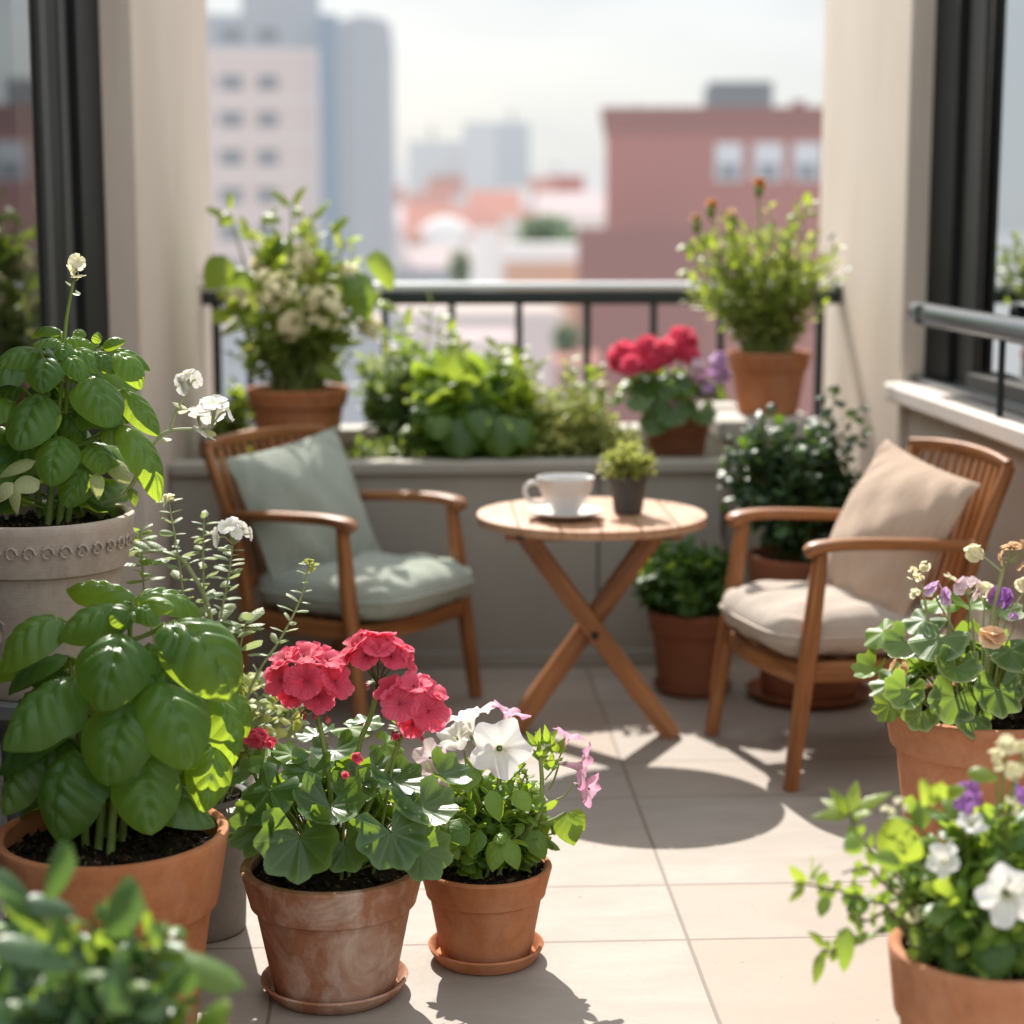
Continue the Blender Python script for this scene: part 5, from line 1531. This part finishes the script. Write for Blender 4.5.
for (u, v) in ((291, 205), (229, 215), (330, 235), (262, 222)):
    p = H.L(u, v, -.02); stem_part(H, [np.array([p[0] * .2, 0, zs]), p * np.array([.7, 1, .75]), p], .005, .003)

x, y, _ = at(768, 400, 6.66)
T1 = Plant('tall_flowering_shrub', 'tall airy pale green shrub with orange buds in a terracotta pot on the pedestal', x, y, .8225)
zs = pot(T1.t, .152, .226, M['clay'], base=.70, collar=.30)
bush(T1, zs, T1.L(762, 268, 0), (.325, .24, .275), 112, 12, [LF_SMALL, LF_OVATE], (.028, .052), .58, (M['olive'], M['bush_lime']), young=.25, start=.22, up=1.2, droop=.05, seed=61, base_r=.09, stem_r=.003)
bush(T1, zs, T1.L(765, 315, .0), (.20, .16, .14), 30, 10, LF_SMALL, (.025, .045), .6, (M['olive'], M['bush_green']), young=.3, start=.25, seed=62, base_r=.09, name='undergrowth')
for i, (u, v, m_) in enumerate(((759, 184, 'orangeb'), (711, 205, 'orangeb'), (733, 215, 'peach'), (697, 220, 'peach'))):
    p = T1.L(u, v, -.02)
    small_cluster(T1, p, (0, 0, 1), .020, 9, FL_FIVE, M[m_], .030, 70 + i)
    mb = MB(); lathe(mb, [(.003, -.05), (.014, -.04), (.017, -.02), (.012, 0), (.0, .004)], 10); o = mb.build('bud', M['stem'], T1.t); o.location = tuple(p)
    stem_part(T1, [np.array([p[0] * .3, 0, zs]), p * np.array([.8, 1, .7]), p - np.array([0, 0, .045])], .004, .003)
mb = MB()
for (u, v, du, dv_) in ((805, 210, 14, -10), (803, 208, -12, -8), (806, 205, 2, -14), (804, 212, 16, 4), (802, 214, -14, 4), (690, 245, -14, 6), (688, 270, -12, 8), (693, 245, -4, 16), (838, 250, 8, -4), (845, 270, 9, -2), (835, 285, 7, 6), (828, 240, 8, -8)):
    put_chord(mb, LF_OVATE, T1.L(u, v, -.02), T1.L(u + du, v + dv_, -.04), .035, (0, -.4, .8), arch=.1, tint=rng.random(), m=0 if u < 815 else 1)
mb.build('foliage', [M['bush_lime'], M['bush_dark']], T1.t)
for (u, v) in ((805, 210), (690, 245), (838, 262)):
    p = T1.L(u, v, -.02); stem_part(T1, [np.array([p[0] * .2, 0, zs]), p * np.array([.75, 1, .75]), p], .0035, .0022)

x, y, _ = at(677, 440, 6.42)
RG = Plant('rose_geranium', 'bushy rose red and lilac geranium in a small pot near the pedestal', x, y, .625)
zs = pot(RG.t, .120, .215, M['clay_dark'], base=.72, collar=.26)
ger_foliage(RG, zs, [(640, 400, -.16, 30, (-.3, -.6, .7), 0, .5), (672, 412, -.18, 36, (0, -.8, .5), 0, .2), (700, 412, -.16, 34, (.3, -.7, .5), 0, .2), (655, 420, -.16, 32, (-.2, -.9, .4), 0, .3), (618, 398, -.05, 24, (-.5, -.3, .8), 1, .5)],
            RG.L(668, 388, 0), (.19, .17, .09), 90, (.055, .095), (M['ger'], M['ger_young']), seed=19, Ts=LF_GERS)
for i, (u, v, dy, r_) in enumerate(((625, 357, -.02, 17), (647, 350, -.06, 15), (664, 353, -.10, 14), (681, 343, -.02, 17), (632, 366, -.12, 12), (690, 356, -.08, 10), (652, 364, -.12, 10))):
    c = RG.L(u, v, dy); umbel(RG, c, (0, -.35, 1), RG.px(r_) * 1.1, 11, M['redpink'], seed=80 + i)
    stem_part(RG, [np.array([c[0] * .4, c[1] * .4, zs]), c * np.array([.8, .8, .8]), c - np.array([0, 0, RG.px(r_) * .7])], .004, .003)
for i, (u, v, m_) in enumerate(((715, 368, 'lilac'), (722, 376, 'lilac'), (702, 378, 'pink'), (708, 390, 'lilac'), (695, 368, 'palepink'), (718, 360, 'lilac'))):
    small_cluster(RG, RG.L(u, v, -.10), (.2, -.5, .8), .028, 6, FL_FIVE, M[m_], .05, 90 + i)


def planted(name, label, u, v, d, z, cat='plant'):
    x, y, _ = at(u, v, d)
    return Plant(name, label, x, y, z, cat=cat)


A1 = planted('silver_leaved_plant', 'silvery leaved shrub in the planter beside the hydrangea pot', 408, 440, 6.75, .606)
bush(A1, 0, A1.L(408, 388, 0), (.20, .18, .22), 56, 11, LF_OVATE, (.045, .085), .6, (M['silver'], M['bush_green']), young=.5, start=.2, seed=71, base_r=.06)
p = A1.L(432, 300, 0); stem_part(A1, [np.array([0.02, 0, 0]), p * np.array([.7, 1, .6]), p], .004, .0025)
mb = MB()
for (u, v, du, dv_) in ((432, 305, -6, -16), (434, 320, 18, -4), (433, 330, -16, -4), (434, 345, 14, -2), (433, 360, -14, 0), (432, 318, -14, -10), (434, 335, 10, -12)):
    put_chord(mb, LF_OVATE, A1.L(u, v, 0), A1.L(u + du, v + dv_, -.03), .04, (0, -.4, .8), arch=.1, tint=rng.random())
mb.build('foliage', M['bush_lime'], A1.t)
A2 = planted('trailing_leafy_plant', 'bright green heart leaved plant drooping over the planter ledge above the table', 478, 440, 6.48, .606)
bush(A2, 0, A2.L(474, 408, 0), (.25, .20, .16), 62, 8, [LF_HEART, LF_OVATE], (.08, .14), .78, (M['bush_green'], M['bush_lime']), young=.3, start=.3, seed=73, base_r=.10, stem_r=.004)
mb = MB()
for (a, b, c, d_, wd) in ((460, 418, 461, 460, 42), (500, 415, 503, 458, 44), (440, 415, 436, 440, 30), (480, 410, 482, 440, 36), (520, 420, 526, 448, 30)):
    put_chord(mb, LF_HEART, A2.L(a, b, -.22), A2.L(c, d_, -.265), A2.px(wd), (rng.normal() * .2, -.9, .35), arch=.08, tint=rng.random() * .4)
mb.build('foliage', M['bush_green'], A2.t)
A3 = planted('stonecrop_plant', 'pale yellow green stonecrop clump spilling over the planter ledge left of the small table plant', 560, 440, 6.45, .606)
bush(A3, 0, A3.L(560, 418, -.02), (.225, .20, .135), 130, 11, LF_ROUND, (.022, .042), .7, (M['sedum'], M['olive']), young=.25, start=.4, seed=75, base_r=.14, stem_r=.0025)
for k_, (pl_, u0, u1, v1) in enumerate(((A1, 395, 388, 335), (A1, 415, 405, 318), (A1, 425, 447, 330), (A2, 450, 462, 345), (A2, 490, 498, 348), (A2, 512, 520, 352), (A3, 540, 536, 366), (A3, 565, 570, 360), (A3, 590, 596, 368))):  # tall stems added so their shadows dapple the floor
    e0 = pl_.L(u0, 440, 0); e0[2] = 0; e1 = pl_.L(u1, v1, rng.uniform(-.05, .08))
    Q_ = smooth_path([e0, e0 * .45 + e1 * .55 + np.array([rng.normal() * .012, 0, .02]), e1], 8)
    mb = MB(); tube(mb, Q_, .0032, .0018, 6, m=1, cap=True)
    for j in range(5, len(Q_)):
        for s_ in (1, -1):
            dv = unit(np.array([s_ * .9, -.25, .35]) + rv(.3)); L_ = rng.uniform(.035, .065)
            put_chord(mb, LF_OVATE, Q_[j], Q_[j] + dv * L_, L_ * .6, (0, -.5, .8) + rv(.3), arch=.1, tint=rng.random())
    mb.build('leafy_stem', [M['bush_lime' if k_ % 3 else 'olive'], M['stem']], pl_.t)
A4 = planted('yellow_flower_clump', 'low clump of small yellow flowers in the planter behind the sage pillow', 385, 450, 6.42, .606)
bush(A4, 0, A4.L(380, 446, 0), (.15, .10, .05), 50, 8, LF_SMALL, (.02, .035), .6, (M['olive'], M['bush_green']), young=.4, seed=77, base_r=.09, stem_r=.002)
for i in range(12):
    small_cluster(A4, np.array([rng.uniform(-.15, .13), rng.uniform(-.12, .05), rng.uniform(.06, .12)]), (0, -.3, 1), .012, 4, FL_FIVE, M['sedum'], .024, 120 + i)
A5 = planted('stonecrop_plant', 'low pale stonecrop at the planter edge beside the rose geranium pot', 622, 448, 6.45, .606)
bush(A5, 0, A5.L(615, 442, -.02), (.12, .15, .075), 60, 9, LF_ROUND, (.016, .028), .7, (M['sedum'], M['olive']), young=.3, start=.4, seed=79, base_r=.07, stem_r=.002)
A6 = planted('leafy_plant', 'leafy green plant at the far left end of the planter by the pier', 232, 440, 6.85, .606)
bush(A6, 0, A6.L(232, 415, 0), (.07, .15, .13), 26, 9, LF_OVATE, (.04, .07), .6, (M['bush_green'], M['bush_lime']), young=.5, start=.25, seed=81, base_r=.05)

# ---- plants standing on the floor at the back -------------------------------------
DX, DY = floor_at(808, 697)
saucer(DX, DY, .20, 'dark clay saucer under the dark leaved bush behind the right armchair', M['clay_dark'])
D = Plant('dark_leaved_bush', 'dense dark green bush in a big dark clay pot behind the right armchair', DX, DY, .0115)
zs = pot(D.t, .205, .46, M['clay_dark'], base=.72, collar=.22)
bush(D, zs, D.L(786, 478, 0), (.265, .20, .25), 100, 12, LF_ROUND, (.035, .068), .72, (M['bush_dark'], M['bush_herb']), young=.12, start=.25, droop=.2, seed=83, base_r=.12, stem=M['stem_dark'], topyoung=False)
spike_m = M['bush_dark']
for i, (u, v, u2, v2) in enumerate(((825, 440, 838, 385), (835, 450, 862, 405), (815, 440, 828, 388), (842, 460, 866, 428))):
    P_ = [D.L(805, 520, .02), D.L(u, v, .02), D.L(u2, v2, .02)]
    S_ = smooth_path(P_[1:], 6); mb = MB(); tube(mb, smooth_path(P_, 6), .004, .002, 6, m=1)
    for q in range(8):
        p = S_[0] + (S_[-1] - S_[0]) * q / 7; a = q * 2.4 + i
        put_chord(mb, LF_ROUND, p, p + unit((math.cos(a), math.sin(a), -.3)) * .042, .026, (0, -.8, .5) + rv(.3), tint=rng.random())
    mb.build('leafy_stem', [M['bush_dark'], M['stem_dark']], D.t)
EX, EY = floor_at(692, 691)
saucer(EX, EY, .128, 'dark clay saucer under the green herb pot by the table', M['clay_dark'])
E = Plant('green_herb', 'mid green bushy herb in a clay pot on the floor between table and right armchair', EX, EY, .0115)
zs = pot(E.t, .148, .262, M['clay_dark'], base=.74, collar=.28)
bush(E, zs, E.L(688, 580, -.01), (.195, .17, .13), 92, 11, LF_SERR, (.035, .062), .62, (M['bush_herb'], M['bush_green']), young=.15, start=.25, droop=.2, seed=85, base_r=.09, topyoung=False)

x, y, _ = at(628, 508, 5.33)
C = Plant('stonecrop_plant', 'small feathery yellow green plant in a charcoal pot on the round table', x, y, .6665)
zs = pot(C.t, .057, .104, M['char'], base=.72, collar=0, lip=.006, seg=40)
bush(C, zs, C.L(627, 464, 0), (.092, .085, .068), 120, 10, LF_SMALL, (.014, .024), .55, (M['sedum'], M['olive']), young=.2, start=.35, up=1.4, droop=.0, seed=87, base_r=.035, stem_r=.0015)
# ---------------------------------------------------------------- the city beyond
ZG = -20.0
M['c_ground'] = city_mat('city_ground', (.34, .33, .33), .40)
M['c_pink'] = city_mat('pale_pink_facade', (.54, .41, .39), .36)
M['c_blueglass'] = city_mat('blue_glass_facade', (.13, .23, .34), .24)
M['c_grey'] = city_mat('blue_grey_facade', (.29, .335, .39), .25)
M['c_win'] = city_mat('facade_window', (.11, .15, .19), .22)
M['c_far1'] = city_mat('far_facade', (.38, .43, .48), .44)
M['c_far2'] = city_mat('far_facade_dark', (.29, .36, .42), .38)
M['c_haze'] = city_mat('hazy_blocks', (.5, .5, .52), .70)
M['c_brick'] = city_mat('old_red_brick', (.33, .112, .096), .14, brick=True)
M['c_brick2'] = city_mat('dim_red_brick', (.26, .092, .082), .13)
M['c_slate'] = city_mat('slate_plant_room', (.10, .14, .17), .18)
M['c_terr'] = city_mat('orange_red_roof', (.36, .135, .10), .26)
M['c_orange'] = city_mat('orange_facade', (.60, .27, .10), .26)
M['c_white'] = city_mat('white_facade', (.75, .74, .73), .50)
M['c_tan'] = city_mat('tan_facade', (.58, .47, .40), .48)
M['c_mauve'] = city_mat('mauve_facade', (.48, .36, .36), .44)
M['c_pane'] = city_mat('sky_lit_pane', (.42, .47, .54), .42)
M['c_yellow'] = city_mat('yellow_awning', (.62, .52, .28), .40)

mb = MB(); mb.add([(-4000, 8.2, ZG), (4000, 8.2, ZG), (4000, 5000, ZG), (-4000, 5000, ZG)], [np.array([[0, 1, 2, 3]])])
o = mb.build('ground', M['c_ground'], smooth=False); o['kind'] = 'structure'


def xz(u, v, Y):
    p = at(u, v, Y); return p[0], p[2]


def block(name, label, u0, u1, vt, Y, depth, mat, cat='building', roof=None, roofm=None, parts=None, group=None):
    """a building whose street front stands Y metres away, given by its two corners and roof line"""
    xa, zt = xz(u0, vt, Y); xb, _ = xz(u1, vt, Y)
    t = thing(name, label, cat, ((xa + xb) / 2, Y, ZG), 0, group)
    t.rotation_euler[2] = -math.atan(1.08 * (xa if xa > 0 else xb if xb < 0 else 0) / Y)
    w, h = (xb - xa) / 2, zt - ZG
    mb = MB(); box(mb, -w, w, 0, depth, 0, h); mb.build('wall', M[mat], t, smooth=False)
    if roof == 'gable':
        rh = roofm[1]
        mb = MB()
        V = [(-w - .3, -.4, h + .02), (w + .3, -.4, h + .02), (w + .3, depth + .4, h + .02), (-w - .3, depth + .4, h + .02), (-w - .3, depth / 2, h + rh), (w + .3, depth / 2, h + rh)]
        mb.add(V, [np.array([[0, 1, 5, 4], [2, 3, 4, 5], [3, 2, 1, 0]]), np.array([[0, 4, 3], [1, 2, 5]])]); mb.build('roof', M[roofm[0]], t, smooth=False)
    elif roof == 'parapet':
        mb = MB(); box(mb, -w - .2, w + .2, -.2, depth + .2, h + .01, h + roofm[1]); mb.build('roof', M[roofm[0]], t, smooth=False)
    return t, w, h


def win(t, x, z, w, h, mat='c_win', frame=True, y=-.02):
    mb = MB(); box(mb, x - w / 2, x + w / 2, y - .06, y, z - h / 2, z + h / 2)
    o = mb.build('window', M[mat], t, smooth=False)
    if frame:
        mb = MB(); box(mb, x - w / 2 - .2, x + w / 2 + .2, y - .35, y + .01, z - h / 2 - .25, z - h / 2 - .01); mb.build('sill', M['c_white'], o, smooth=False)
    return o


# pale tower with window rows
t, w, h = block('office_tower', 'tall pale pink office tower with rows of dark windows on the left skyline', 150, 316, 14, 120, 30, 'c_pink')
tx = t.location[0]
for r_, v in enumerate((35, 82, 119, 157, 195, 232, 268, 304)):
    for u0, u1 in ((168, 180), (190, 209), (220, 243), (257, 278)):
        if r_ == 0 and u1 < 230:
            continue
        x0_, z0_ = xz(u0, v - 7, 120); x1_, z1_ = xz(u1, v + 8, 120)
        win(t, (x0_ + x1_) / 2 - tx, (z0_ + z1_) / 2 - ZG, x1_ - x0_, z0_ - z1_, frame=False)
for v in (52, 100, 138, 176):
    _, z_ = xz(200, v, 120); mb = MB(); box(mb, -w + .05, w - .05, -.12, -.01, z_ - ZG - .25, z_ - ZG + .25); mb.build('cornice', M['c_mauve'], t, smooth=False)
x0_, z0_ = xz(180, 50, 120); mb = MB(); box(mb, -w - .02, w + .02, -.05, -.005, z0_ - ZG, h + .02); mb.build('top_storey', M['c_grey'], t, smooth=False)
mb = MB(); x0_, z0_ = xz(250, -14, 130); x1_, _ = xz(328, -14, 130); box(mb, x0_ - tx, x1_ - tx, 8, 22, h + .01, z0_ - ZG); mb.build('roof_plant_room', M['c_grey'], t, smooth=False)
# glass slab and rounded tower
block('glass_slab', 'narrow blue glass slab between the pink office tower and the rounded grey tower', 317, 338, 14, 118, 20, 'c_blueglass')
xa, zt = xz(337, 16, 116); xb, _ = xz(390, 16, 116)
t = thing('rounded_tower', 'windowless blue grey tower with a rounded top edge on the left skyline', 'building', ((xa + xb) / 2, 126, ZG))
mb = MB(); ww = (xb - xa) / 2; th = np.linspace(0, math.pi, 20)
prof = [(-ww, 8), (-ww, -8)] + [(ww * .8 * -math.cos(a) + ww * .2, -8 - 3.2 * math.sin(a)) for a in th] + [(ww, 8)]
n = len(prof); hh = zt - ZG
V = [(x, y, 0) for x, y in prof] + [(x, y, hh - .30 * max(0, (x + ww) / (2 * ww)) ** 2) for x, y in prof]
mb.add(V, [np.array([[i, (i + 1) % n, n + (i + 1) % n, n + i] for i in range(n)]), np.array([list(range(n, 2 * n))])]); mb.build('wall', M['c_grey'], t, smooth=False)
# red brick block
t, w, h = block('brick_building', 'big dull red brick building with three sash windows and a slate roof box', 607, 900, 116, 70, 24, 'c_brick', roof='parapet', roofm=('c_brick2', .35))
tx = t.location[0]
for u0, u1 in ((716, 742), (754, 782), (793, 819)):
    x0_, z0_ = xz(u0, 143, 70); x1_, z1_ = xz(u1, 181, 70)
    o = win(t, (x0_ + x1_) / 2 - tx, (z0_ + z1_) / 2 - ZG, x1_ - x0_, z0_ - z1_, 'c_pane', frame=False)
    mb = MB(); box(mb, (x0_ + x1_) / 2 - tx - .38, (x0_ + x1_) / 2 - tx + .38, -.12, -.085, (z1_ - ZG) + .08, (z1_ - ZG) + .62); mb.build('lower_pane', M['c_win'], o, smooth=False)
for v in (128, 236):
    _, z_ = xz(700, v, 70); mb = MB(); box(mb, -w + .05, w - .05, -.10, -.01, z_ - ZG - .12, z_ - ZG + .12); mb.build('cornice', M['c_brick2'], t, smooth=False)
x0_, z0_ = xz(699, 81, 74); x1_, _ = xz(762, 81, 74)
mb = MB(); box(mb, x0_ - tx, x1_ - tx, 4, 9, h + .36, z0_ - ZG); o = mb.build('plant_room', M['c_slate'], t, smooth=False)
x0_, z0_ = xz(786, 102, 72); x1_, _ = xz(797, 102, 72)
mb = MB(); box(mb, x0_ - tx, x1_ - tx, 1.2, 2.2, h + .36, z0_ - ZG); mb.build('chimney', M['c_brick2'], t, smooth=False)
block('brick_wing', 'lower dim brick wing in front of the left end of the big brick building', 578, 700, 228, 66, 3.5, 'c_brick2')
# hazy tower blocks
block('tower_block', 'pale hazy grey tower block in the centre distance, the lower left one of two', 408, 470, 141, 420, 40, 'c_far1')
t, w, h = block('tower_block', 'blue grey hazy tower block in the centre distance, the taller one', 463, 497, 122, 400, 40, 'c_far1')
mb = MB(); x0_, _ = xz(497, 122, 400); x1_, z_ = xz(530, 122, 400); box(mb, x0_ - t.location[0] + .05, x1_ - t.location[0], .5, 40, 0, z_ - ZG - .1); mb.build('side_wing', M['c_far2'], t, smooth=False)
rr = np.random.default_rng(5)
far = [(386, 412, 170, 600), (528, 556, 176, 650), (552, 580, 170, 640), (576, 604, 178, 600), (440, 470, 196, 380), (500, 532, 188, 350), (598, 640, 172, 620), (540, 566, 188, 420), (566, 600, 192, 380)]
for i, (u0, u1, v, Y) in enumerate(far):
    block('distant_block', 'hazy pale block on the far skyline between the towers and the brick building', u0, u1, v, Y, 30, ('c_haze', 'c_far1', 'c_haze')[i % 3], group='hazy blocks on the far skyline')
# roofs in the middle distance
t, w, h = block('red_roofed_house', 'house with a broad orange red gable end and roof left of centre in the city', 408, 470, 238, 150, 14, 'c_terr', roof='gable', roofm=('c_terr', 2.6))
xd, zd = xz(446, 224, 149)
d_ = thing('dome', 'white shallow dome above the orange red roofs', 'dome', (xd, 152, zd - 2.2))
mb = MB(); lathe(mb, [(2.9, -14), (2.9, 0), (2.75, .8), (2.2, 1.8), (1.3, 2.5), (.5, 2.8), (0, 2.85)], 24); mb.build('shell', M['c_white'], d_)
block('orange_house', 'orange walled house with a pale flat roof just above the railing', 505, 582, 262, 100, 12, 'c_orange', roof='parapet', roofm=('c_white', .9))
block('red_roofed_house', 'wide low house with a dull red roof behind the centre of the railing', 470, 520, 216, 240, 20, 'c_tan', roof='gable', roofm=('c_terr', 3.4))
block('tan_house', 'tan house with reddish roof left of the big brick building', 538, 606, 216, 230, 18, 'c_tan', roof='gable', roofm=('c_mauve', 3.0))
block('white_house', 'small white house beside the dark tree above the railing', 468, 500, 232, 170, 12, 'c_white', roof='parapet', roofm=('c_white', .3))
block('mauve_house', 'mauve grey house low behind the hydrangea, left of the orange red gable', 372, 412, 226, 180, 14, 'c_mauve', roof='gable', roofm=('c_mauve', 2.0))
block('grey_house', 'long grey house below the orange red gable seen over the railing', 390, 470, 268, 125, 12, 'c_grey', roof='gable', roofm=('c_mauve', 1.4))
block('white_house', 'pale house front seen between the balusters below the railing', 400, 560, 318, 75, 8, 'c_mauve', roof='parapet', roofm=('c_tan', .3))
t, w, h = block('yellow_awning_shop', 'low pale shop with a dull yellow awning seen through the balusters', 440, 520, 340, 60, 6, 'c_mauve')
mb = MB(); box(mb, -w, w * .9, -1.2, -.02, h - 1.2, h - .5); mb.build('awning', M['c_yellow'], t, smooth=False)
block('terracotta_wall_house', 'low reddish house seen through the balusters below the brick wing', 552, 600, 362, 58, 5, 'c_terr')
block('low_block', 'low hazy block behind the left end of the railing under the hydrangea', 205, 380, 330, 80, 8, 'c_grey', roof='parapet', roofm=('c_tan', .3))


def city_tree(label, u, v, Y, wpx, hpx, seed):
    x, y, z = at(u, v, Y)
    s = Y / FPX
    t = thing('city_tree', label, 'tree', (x, y, ZG), 0, 'trees among the city roofs')
    zc = z - ZG
    mb = MB(); tube(mb, [(0, 0, 0), (.1, 0, zc * .5), (0, 0, zc)], .3, .12, 8); mb.build('trunk', M['stem_dark'], t)
    mb = MB(); r_ = np.random.default_rng(seed)
    for _ in range(700):
        q = unit(r_.normal(size=3)) * r_.uniform(.5, 1) ** .5 * (1 + .2 * math.sin(7 * r_.random()))
        p = np.array([0, 0, zc]) + q * np.array([wpx, wpx, hpx]) * s * .5
        L_ = wpx * s * .16
        put_chord(mb, LF_SMALL, p, p + unit(r_.normal(size=3)) * L_, L_ * .7, q + np.array([0, 0, .5]), tint=r_.random())
    mb.build('crown', M['citytree'], t)


city_tree('rounded green tree beside the orange walled house', 460, 266, 110, 22, 32, 1)
city_tree('wide green tree top above the orange house roof', 546, 230, 160, 48, 24, 2)
city_tree('green tree far off between the grey tower and the mauve house', 352, 216, 200, 30, 20, 3)
city_tree('pale green tree seen through the balusters beside the reddish house', 566, 338, 62, 26, 30, 4)

# the spread of small roofs between the towers and the brick building
hr = np.random.default_rng(77)
for i in range(30):
    v = hr.uniform(192, 244); u = hr.uniform(372, 596)
    Y = 430 - (v - 192) * 4.2 + hr.uniform(-12, 12)
    wpx = hr.uniform(14, 40) * (1 + (v - 196) / 120)
    wallm = ('c_tan', 'c_mauve', 'c_far1', 'c_orange', 'c_white', 'c_terr')[hr.integers(6)]
    if hr.random() < .65:
        t, w, h = block('small_house', 'small hazy house among the packed city roofs beyond the railing', u - wpx / 2, u + wpx / 2, v, Y, 12, wallm, roof='gable', roofm=(('c_terr', 'c_mauve', 'c_terr', 'c_brick')[hr.integers(4)], 3.0 * Y / 300 + 1), group='small houses packed between the towers')
    else:
        t, w, h = block('small_house', 'small hazy house among the packed city roofs beyond the railing', u - wpx / 2, u + wpx / 2, v, Y, 10, wallm, roof='parapet', roofm=(('c_white', 'c_tan', 'c_grey')[hr.integers(3)], .6), group='small houses packed between the towers')
    k = max(1, int(w * 2 / 4))
    for j in range(min(4, k)):
        win(t, -w + (j + .5) * 2 * w / min(4, k), h - 2.2, 1.2, 1.6, frame=False)
for i in range(5):
    city_tree('soft green tree crown between the small city roofs', hr.uniform(380, 590), hr.uniform(222, 285), 130 + 20 * i, hr.uniform(18, 34), hr.uniform(14, 24), 20 + i)

for i, (u, v, Y, hp) in enumerate(((432, 141, 421, 16), (512, 122, 401, 14), (556, 176, 640, 12), (640, 116, 74, 22), (830, 116, 75, 18))):
    x, y, z = at(u, v, Y); hh_ = hp * Y / FPX
    m_ = thing('roof_mast', ('thin mast on the lower hazy tower block', 'thin mast on the taller hazy tower block', 'thin mast on the far hazy skyline block', 'thin aerial at the left end of the brick roof', 'thin aerial at the right end of the brick roof')[i], 'mast', (x, y + 1.0, z - .3))
    mb = MB(); tube(mb, [(0, 0, 0), (0, 0, hh_)], .0006 * Y, .0004 * Y, 6, cap=True)
    tube(mb, [(-.003 * Y, 0, hh_ * .75), (.003 * Y, 0, hh_ * .75)], .0003 * Y, .0003 * Y, 5); mb.build('pole', M['c_slate'], m_)
scene.view_settings.view_transform = 'Standard'
scene.view_settings.look = 'None'
scene.view_settings.exposure = 0
scene.view_settings.gamma = 1
scene.render.engine = 'CYCLES'
scene.cycles.use_denoising = True
scene.cycles.film_exposure = 1.62
scene.cycles.max_bounces = 7
scene.cycles.transparent_max_bounces = 8
scene.cycles.caustics_reflective = False
scene.cycles.caustics_refractive = False
scene.cycles.sample_clamp_indirect = 4
